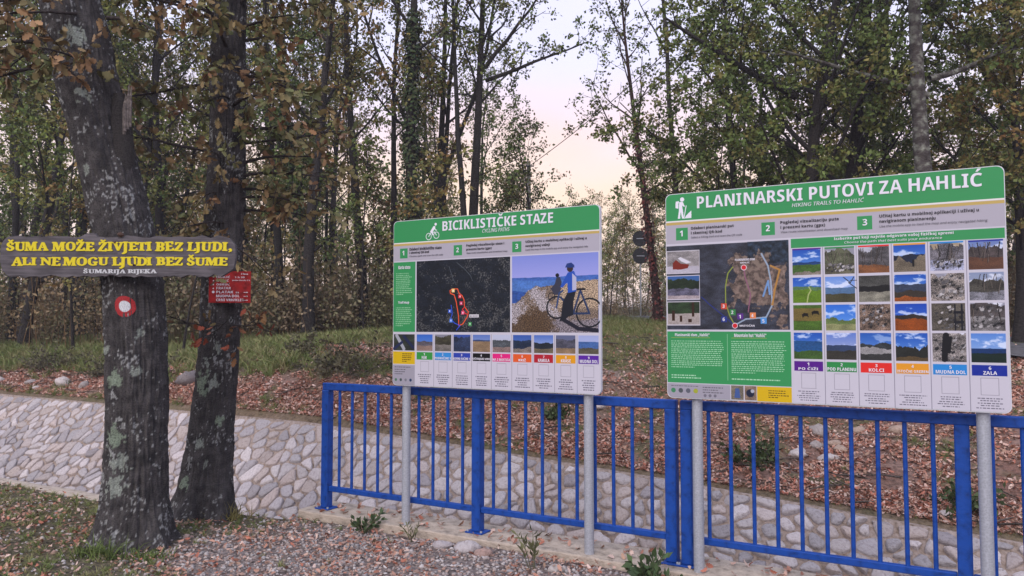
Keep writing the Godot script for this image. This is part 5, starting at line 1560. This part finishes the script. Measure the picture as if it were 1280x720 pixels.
# ------------------------------------------------------------------ things between the boards and far off
func build_far_things():
	var d := 29.0
	var x := 0.1677 * d
	var g := ground_at(x, d)
	var root := thing("road_sign", "pair of round road signs seen from behind on one grey pole", "road sign", Vector3(x, g, -d))
	part("pole", cyl_mesh(0.03, 5.15 - g, M.galv, 10), root, Vector3(0, -0.1, 0))
	for y in [4.92, 4.26]:
		var a := Acc.new()
		a.tube([Vector3(0, 0, 0.045), Vector3(0, 0, 0.055)], [0.30, 0.30], 28, Color.WHITE, true)
		a.tube([Vector3(0, 0, 0.03), Vector3(0, 0, 0.06)], [0.302, 0.302], 28, Color.WHITE)
		part("disc", a.mesh(M.dark_metal), root, Vector3(0, y - g, 0))
		part("clamp", box_mesh(Vector3(0.3, 0.03, 0.02), 0.004, M.galv), root, Vector3(0, y - g, 0.068))
	d = 36.0
	x = 0.0219 * d
	g = ground_at(x, d)
	root = thing("utility_pole", "grey concrete utility pole rising behind the cycling board", "pole", Vector3(x, g, -d))
	var a := Acc.new()
	a.tube([Vector3(0, -0.2, 0), Vector3(0, 9.4 - g, 0)], [0.16, 0.09], 12, Color.WHITE, true)
	part("shaft", a.mesh(M.pole), root)
	part("insulator", box_mesh(Vector3(0.5, 0.06, 0.06), 0.01, M.dark_metal), root, Vector3(0, 9.15 - g, 0.12))
	a = Acc.new()
	var p0 := Vector3(x + 0.1, 9.2, -d + 0.14)
	var p1 := Vector3(9.5, 15.0, -24.0)
	var pts := []
	for k in 25:
		var f := k / 24.0
		pts.append(p0.lerp(p1, f) - Vector3(0, 0.5 * 4.0 * f * (1.0 - f), 0))
	var rr = []
	for k in 25: rr.append(0.016)
	a.tube(pts, rr, 5, Color.WHITE)
	var wire := part("cable", a.mesh(M.wire), self)
	wire.set_meta("label", "thin overhead cable running from the utility pole across open sky")
	wire.set_meta("category", "cable")

# ------------------------------------------------------------------ stones, leaves, grass, weeds
func litter_tone(rng: RandomNumberGenerator) -> Color:
	var c: Color = [Color(0.40, 0.19, 0.13), Color(0.47, 0.26, 0.19), Color(0.31, 0.135, 0.09), Color(0.53, 0.34, 0.27), Color(0.37, 0.23, 0.16), Color(0.42, 0.155, 0.10), Color(0.58, 0.42, 0.35)][rng.randi() % 7]
	return c * rng.randf_range(0.75, 1.15)

func build_ground_cover():
	var rng := RandomNumberGenerator.new()
	rng.seed = 23
	# fallen leaves
	var a := Acc.new()
	a.oak_leaf(Vector3(-0.5, 0.05, 0), Vector3.RIGHT, Vector3.BACK, 1.0, Color.WHITE, 0.45, 0.22)
	var dead := mat(Color.WHITE, 0.8, true)
	dead.backlight = Color(0.15, 0.12, 0.1)
	var leaf_mesh := a.mesh(dead)
	var xf := []
	var cc := []
	var lay := func(xf: Array, cc: Array, p: Vector3, s: float):
		var b := Basis(Vector3.UP, rng.randf() * TAU) * Basis(Vector3.RIGHT, rng.randfn() * 0.5) * Basis(Vector3.BACK, rng.randfn() * 0.5)
		if rng.randf() < 0.4: b = b * Basis(Vector3.RIGHT, PI)
		xf.append(Transform3D(b.scaled(Vector3.ONE * s), p))
		cc.append(litter_tone(rng))
	while xf.size() < 140000:
		var t := rng.randf_range(-13, 9)
		var q := 2.42 + 13.0 * pow(rng.randf(), 1.7)
		var g := grassy(t, q)
		if rng.randf() < g * 0.93: continue
		if rng.randf() > 0.82 + 1.6 * patch_noise.get_noise_2d(t * 75 + 50, q * 75): continue
		lay.call(xf, cc, W(t, q, bank_h(t, q) + 0.008 + rng.randf() * 0.016), (0.022 + 0.045 * pow(rng.randf(), 1.6)) * (1.0 if q < 6 else 1.35))
	scatter("fallen_leaves", leaf_mesh, xf, cc, "russet fallen leaves covering the bank beyond the channel", "leaves")
	xf = []
	cc = []
	for k in 26000:
		var x := rng.randf_range(-6.0, 3.0)
		var d := rng.randf_range(4.3, 8.8)
		var p := TQ(x, d)
		if p.y > near_edge(p.x) - (0.37 if p.x > -0.15 else 0.03): continue
		var clump := patch_noise.get_noise_2d(x * 45, d * 45)
		if rng.randf() > 0.5 + clump * 1.3: continue
		lay.call(xf, cc, Vector3(x, yard_h(x, -d) + rng.randf_range(0.012, 0.04), -d), 0.02 + 0.033 * pow(rng.randf(), 1.5))
	for k in 260:
		var t := rng.randf_range(-0.1, 6.5)
		lay.call(xf, cc, W(t, rng.randf_range(-0.14, 0.2), 0.075), rng.randf_range(0.04, 0.07))
	scatter("fallen_leaves", leaf_mesh, xf, cc, "scattered brown leaves on the gravel in front of the railing", "leaves")
	# dead twigs on the bank
	var tw := Acc.new()
	tw.tube([Vector3(-0.5, 0, 0), Vector3(-0.1, 0.03, 0.05), Vector3(0.25, 0.0, -0.03), Vector3(0.5, 0.04, 0.02)], [0.022, 0.02, 0.014, 0.006], 5, Color.WHITE)
	tw.tube([Vector3(0.05, 0.02, 0.02), Vector3(0.25, 0.06, 0.16)], [0.012, 0.005], 4, Color.WHITE)
	xf = []
	cc = []
	for k in 700:
		var t := rng.randf_range(-12, 7)
		var q := 2.5 + 6.0 * pow(rng.randf(), 1.5)
		var b := Basis(Vector3.UP, rng.randf() * TAU) * Basis(Vector3.BACK, rng.randfn() * 0.15)
		xf.append(Transform3D(b.scaled(Vector3.ONE * rng.randf_range(0.12, 0.5)), W(t, q, bank_h(t, q) + 0.02)))
		cc.append(Color(0.16, 0.125, 0.105) * rng.randf_range(0.6, 1.5))
	scatter("fallen_twigs", tw.mesh(M.bark), xf, cc, "dead twigs lying among the leaves on the bank", "twigs")
	# gravel
	var peb := [rock_mesh(61, M.pebble, Color.WHITE, 0.6, 0, 0.3), rock_mesh(62, M.pebble, Color.WHITE, 0.75, 0, 0.35), rock_mesh(63, M.pebble, Color.WHITE, 0.5, 0, 0.3)]
	for v in 3:
		xf = []
		cc = []
		for k in 16000:
			var x := rng.randf_range(-5.5, 3.4)
			var d := rng.randf_range(3.9, 8.4)
			var p := TQ(x, d)
			if p.y > near_edge(p.x) - (0.375 if p.x > -0.15 else 0.02): continue
			if rng.randf() < yard_grass(x, -d) * 0.93: continue
			var s := rng.randf_range(0.006, 0.017)
			if rng.randf() < 0.05: s *= rng.randf_range(1.2, 2.0)
			var b := Basis(Vector3.UP, rng.randf() * TAU) * Basis(Vector3.RIGHT, rng.randfn() * 0.3)
			xf.append(Transform3D(b.scaled(Vector3(s * rng.randf_range(0.8, 1.4), s, s)), Vector3(x, yard_h(x, -d) + s * 0.2, -d)))
			var c: Color = [Color(0.54, 0.46, 0.43), Color(0.62, 0.55, 0.52), Color(0.43, 0.34, 0.31), Color(0.54, 0.39, 0.33), Color(0.68, 0.62, 0.60), Color(0.45, 0.42, 0.42), Color(0.48, 0.31, 0.25)][rng.randi() % 7]
			cc.append(c * rng.randf_range(0.75, 1.05))
		scatter("gravel", peb[v], xf, cc, "loose " + ["flat", "rounded", "thin"][v] + " grey and pinkish pebbles of the gravel yard", "gravel")
	# grass
	var blades := Acc.new()
	for k in 16:
		var b := Vector3(rng.randfn() * 0.05, -0.02, rng.randfn() * 0.05)
		var dir = (Vector3.UP + Vector3(rng.randfn(), 0, rng.randfn()) * 0.35).normalized()
		var L = rng.randf_range(0.5, 1.0)
		var sd = dir.cross(rv(rng)).normalized() * 0.016
		var m = b + dir * L * 0.55
		var e = m + (dir + Vector3(dir.x, -0.25, dir.z) * 0.9).normalized() * L * 0.45
		var tone := G(rng.randf_range(0.7, 1.25))
		blades.poly([b - sd, b + sd, m + sd * 0.8, m - sd * 0.8], sd.cross(dir), tone)
		blades.poly([m - sd * 0.8, m + sd * 0.8, e], sd.cross(dir), tone)
	var tuft := blades.mesh(M.leaf)
	xf = []
	cc = []
	var tones := [Color(0.19, 0.21, 0.07), Color(0.15, 0.19, 0.055), Color(0.23, 0.22, 0.09), Color(0.14, 0.175, 0.05), Color(0.27, 0.24, 0.11)]
	var tries := 0
	while xf.size() < 20000 and tries < 160000:
		tries += 1
		var t := rng.randf_range(-15, 9)
		var q := 2.4 + 16.0 * pow(rng.randf(), 1.4)
		var g := grassy(t, q)
		if rng.randf() > g * g: continue
		var s := rng.randf_range(0.09, 0.26) * (0.55 if q < 3.0 else 1.0) * (1.2 if t < -4 else 0.85) * lerpf(1.0, 0.5, smoothstep(-2.0, 1.0, t))
		xf.append(Transform3D(Basis(Vector3.UP, rng.randf() * TAU).scaled(Vector3(s * 1.5, s, s * 1.5)), W(t, q, bank_h(t, q))))
		cc.append(tones[rng.randi() % 5])
	scatter("grass", tuft, xf, cc, "olive rough grass on the bank and clearing beyond the channel", "grass")
	xf = []
	cc = []
	for k in 5200:
		var x := rng.randf_range(-6.5, -0.8)
		var d := rng.randf_range(4.3, 9.0)
		var p := TQ(x, d)
		if p.y > near_edge(p.x) - 0.03: continue
		if rng.randf() > yard_grass(x, -d) * 0.85: continue
		var s := rng.randf_range(0.03, 0.075)
		xf.append(Transform3D(Basis(Vector3.UP, rng.randf() * TAU).scaled(Vector3(s * 2.0, s, s * 2.0)), Vector3(x, yard_h(x, -d), -d)))
		cc.append(tones[rng.randi() % 5] * 1.1)
	scatter("grass", tuft, xf, cc, "short worn grass in front of the two oaks", "grass")
	# single tufts at the feet of the oaks
	var tufts := [[-2.78, 5.38, 0.2, "largest green grass tuft at the foot of the thick oak"], [-2.95, 5.42, 0.13, "small grass tuft left of the thick oak's foot"], [-2.5, 5.38, 0.12, "small grass tuft right of the thick oak's foot"], [-2.36, 6.5, 0.2, "yellowish grass tuft at the foot of the slimmer oak"]]
	for s in tufts:
		var o := thing("grass_tuft", s[3], "grass tuft", Vector3(s[0], yard_h(s[0], -s[1]), -s[1]), 0.0, "tufts at the feet of the oaks")
		var b := Acc.new()
		for k in 90:
			var at = Vector3(rng.randfn() * 0.075, -0.01, rng.randfn() * 0.05)
			var dir = (Vector3.UP + Vector3(rng.randfn(), 0, rng.randfn()) * 0.5).normalized()
			var L: float = s[2] * rng.randf_range(0.5, 1.1)
			var sd = dir.cross(rv(rng)).normalized() * 0.0035
			var m = at + dir * L * 0.6
			var e = m + (dir + Vector3(dir.x, -0.3, dir.z)).normalized() * L * 0.4
			var tone: Color = (Color(0.11, 0.15, 0.04) if s[1] < 6 else Color(0.2, 0.17, 0.06)) * rng.randf_range(0.7, 1.3)
			tone.a = 1
			b.poly([at - sd, at + sd, m + sd * 0.8, m - sd * 0.8], sd.cross(dir), tone)
			b.poly([m - sd * 0.8, m + sd * 0.8, e], sd.cross(dir), tone)
		part("blades", b.mesh(M.leaf), o)
	# weeds along the kerb: [t, q, size, kind, label]
	var weeds := [[0.62, -0.24, 0.16, 0, "dark broad-leaved weed by the cycling board's first post"], [1.08, -0.24, 0.13, 1, "small wispy weed just right of the cycling board's first post"], [2.2, -0.4, 0.22, 1, "thin tall weed left of the cycling board's second post"], [3.0, -0.36, 0.22, 0, "largest leafy weed at the gap between the two railings"], [3.12, -0.5, 0.16, 0, "leafy weed in front of the gap between railings"]]
	for s in weeds:
		var at = W(s[0], s[1], 0)
		at.y = yard_h(at.x, at.z)
		var o := thing("weed", s[4], "weed", at, 0.0, "weeds along the kerb")
		var stems := Acc.new()
		var lf := Acc.new()
		for k in (16 if s[3] == 0 else 5):
			var dir = (Vector3.UP * (0.7 if s[3] == 0 else 2.0) + Vector3(rng.randfn(), 0, rng.randfn()) * 0.7).normalized()
			var pts := curve_pts(rng, Vector3(rng.randfn(), 0, rng.randfn()) * 0.015, dir, s[2] * rng.randf_range(0.7, 1.2), 3, 0.15, -0.05)
			stems.tube(pts, taper(0.003, 0.0015, 3), 4, Color(0.1, 0.1, 0.05))
			for m in (5 if s[3] == 0 else 7):
				var ld = (dir + rv(rng) * 0.8).normalized()
				var c := Color(0.055, 0.085, 0.035) * rng.randf_range(0.7, 1.5) if s[3] == 0 else Color(0.13, 0.13, 0.06) * rng.randf_range(0.7, 1.4)
				c.a = 1
				lf.leaf(along(pts, rng.randf_range(0.25, 1.0)), ld, ld.cross(rv(rng)).normalized(), s[2] * rng.randf_range(0.22, 0.42), s[2] * (0.085 if s[3] == 0 else 0.04), c)
		part("stems", stems.mesh(M.leaf), o)
		part("foliage", lf.mesh(M.leaf), o)
	# bushes on the bank
	var bushes := [[-2.9, 3.35, 0.75, "big grey-brown bush left of the railing's end", 0], [-1.9, 3.9, 0.5, "low bush behind the railing's left end", 0], [-0.9, 4.2, 0.42, "dark green bramble below the cycling board's corner", 1], [-6.6, 3.0, 0.6, "dry bush on the bank between the oaks", 0], [-8.2, 3.2, 0.55, "dry bush on the bank left of the thick oak", 0], [-10.2, 3.3, 0.6, "dry bush on the bank at the far left", 0], [-4.6, 4.3, 0.45, "small bush on the grass right of the slimmer oak", 0], [4.7, 2.75, 0.3, "low leafy bush behind the right railing's last post", 1], [2.85, 3.0, 0.34, "low green bush on the wall behind the right railing", 1], [0.5, 3.3, 0.22, "little green bush on the bank behind the left railing", 1], [2.5, 12.5, 0.9, "green bush between the boards beside the leaning tree", 1], [1.6, 13.5, 0.7, "bushy clump left of the leaning tree between boards", 1]]
	for s in bushes:
		var at = W(s[0], s[1], bank_h(s[0], s[1]) - 0.03)
		var o := thing("bush", s[3], "bush", at, 0.0, "bushes on the bank")
		var stems := Acc.new()
		var lf := Acc.new()
		for k in int(14 + s[2] * 30):
			var dir = (Vector3.UP * 0.8 + rv(rng) * 0.9).normalized()
			if dir.y < 0.1: dir.y = 0.15
			var pts := curve_pts(rng, Vector3(rng.randfn(), 0, rng.randfn()) * s[2] * 0.25, dir, s[2] * rng.randf_range(0.5, 1.1), 3, 0.25, -0.05)
			stems.tube(pts, taper(0.006, 0.002, 3), 4, Color(0.10, 0.08, 0.065))
			for m in 22:
				var ld = (dir * 0.4 + rv(rng)).normalized()
				var c: Color = (Color(0.105, 0.095, 0.055) if s[4] == 0 else Color(0.055, 0.075, 0.03)) * rng.randf_range(0.6, 1.5)
				c.a = 1
				lf.leaf(along(pts, rng.randf_range(0.2, 1.0)) + rv(rng) * 0.04, ld, ld.cross(rv(rng)).normalized(), rng.randf_range(0.04, 0.085), 0.018, c)
		part("stems", stems.mesh(M.leaf), o)
		part("foliage", lf.mesh(M.leaf), o)

func build_rocks():
	var rng := RandomNumberGenerator.new()
	rng.seed = 41
	# [t, q, size, tone, label]
	var r := [
		[3.3, 4.35, 0.11, 0, "large pale rock topping the stone heap in the washed-out gully"],
		[3.5, 4.1, 0.085, 1, "buff rock in the middle of the gully's stone heap"],
		[3.33, 3.95, 0.08, 0, "grey rock low in the gully's stone heap"],
		[3.6, 3.8, 0.07, 1, "brownish rock at the right foot of the gully heap"],
		[3.2, 3.6, 0.1, 2, "flat white rock at the left foot of the gully heap"],
		[3.5, 3.6, 0.075, 2, "flat pale rock at the bottom of the gully heap"],
		[3.1, 4.6, 0.07, 0, "small rock on the upper left of the gully heap"],
		[3.7, 4.5, 0.09, 1, "tan rock on the upper right of the gully heap"],
		[4.1, 4.4, 0.10, 1, "flat tan stone lying on leaves right of the gully"],
		[4.55, 2.55, 0.05, 2, "small white stone on the wall behind the right railing"],
		[4.65, 2.5, 0.035, 2, "tiny pale stone beside the white stone on the wall"],
		[4.85, 3.4, 0.06, 2, "white stone on the bank near the hiking board's right post"],
		[0.85, 3.8, 0.09, 2, "pale upright stone behind the cycling board's second post"],
		[1.2, 5.9, 0.09, 2, "pale stone in the leaves between the two boards"],
		[-8.7, 2.75, 0.14, 2, "pale boulder on the bank left of the thick oak"],
		[-9.6, 2.7, 0.09, 0, "grey stone on the bank at the far left"],
		[-10.6, 2.65, 0.11, 2, "pale stone on the bank near the left edge"],
		[-8.0, 2.7, 0.10, 0, "grey stone on the bank just left of the thick oak"],
		[-5.6, 2.9, 0.17, 3, "rounded grey boulder on the bank between the oaks"],
		[-9.2, 2.58, 0.06, 2, "small pale stone above the wall at the far left"],
		[5.45, 2.5, 0.15, 3, "dark slab at the wall top near the right edge"]]
	for k in r.size():
		var s: Array = r[k]
		var col: Color = [Color(0.34, 0.31, 0.30), Color(0.40, 0.31, 0.25), Color(0.52, 0.48, 0.46), Color(0.22, 0.20, 0.20)][s[3]]
		var o := part(numbered("rock"), rock_mesh(70 + k, M.stone, col, rng.randf_range(0.55, 0.8), 2, 0.35), self, W(s[0], s[1], bank_h(s[0], s[1]) + s[2] * 0.25))
		o.scale = Vector3(s[2] * rng.randf_range(0.9, 1.4), s[2], s[2])
		o.rotation.y = rng.randf() * TAU
		o.set_meta("label", s[4]); o.set_meta("category", "rock"); o.set_meta("group", "loose rocks on the bank")
	var near := [[0.0, 0.0]]
	var nr := [[1.4, -0.3, 0.06, "grey stone against the kerb left of the railing's middle post"], [1.62, -0.29, 0.075, "largest grey stone against the kerb at the railing's middle post"], [1.78, -0.33, 0.055, "reddish stone against the kerb right of the railing's middle post"], [2.35, -0.36, 0.045, "small stone by the kerb left of the cycling board's second post"]]
	for k in nr.size():
		var s: Array = nr[k]
		var at = W(s[0], s[1], 0)
		at.y = yard_h(at.x, at.z) + s[2] * 0.2
		var o := part(numbered("rock"), rock_mesh(120 + k, M.stone, [Color(0.40, 0.38, 0.39), Color(0.44, 0.42, 0.43), Color(0.36, 0.26, 0.23), Color(0.45, 0.42, 0.4)][k], 0.65, 2, 0.3), self, at)
		o.scale = Vector3(s[2] * 1.3, s[2], s[2])
		o.set_meta("label", s[3]); o.set_meta("category", "rock"); o.set_meta("group", "stones along the kerb")

func _ready():
	rough_noise.seed = 1; rough_noise.frequency = 0.012
	fine_noise.seed = 2; fine_noise.frequency = 0.05
	patch_noise.seed = 3; patch_noise.frequency = 0.02; patch_noise.fractal_octaves = 4
	setup_view()
	make_materials()
	build_ground()
	build_stone_wall()
	build_forest()
	build_near_oaks()
	railing(0.0, [0.0, 1.52, 3.026], "left blue tubular railing section in front of the cycling board", "blue railings along the channel")
	railing(3.13, [0.0, 1.545, 3.09], "right blue tubular railing section below the hiking board", "blue railings along the channel")
	build_boards()
	build_tree_signs()
	build_far_things()
	build_ground_cover()
	build_rocks()
	print("built in ", Time.get_ticks_msec(), " ms")
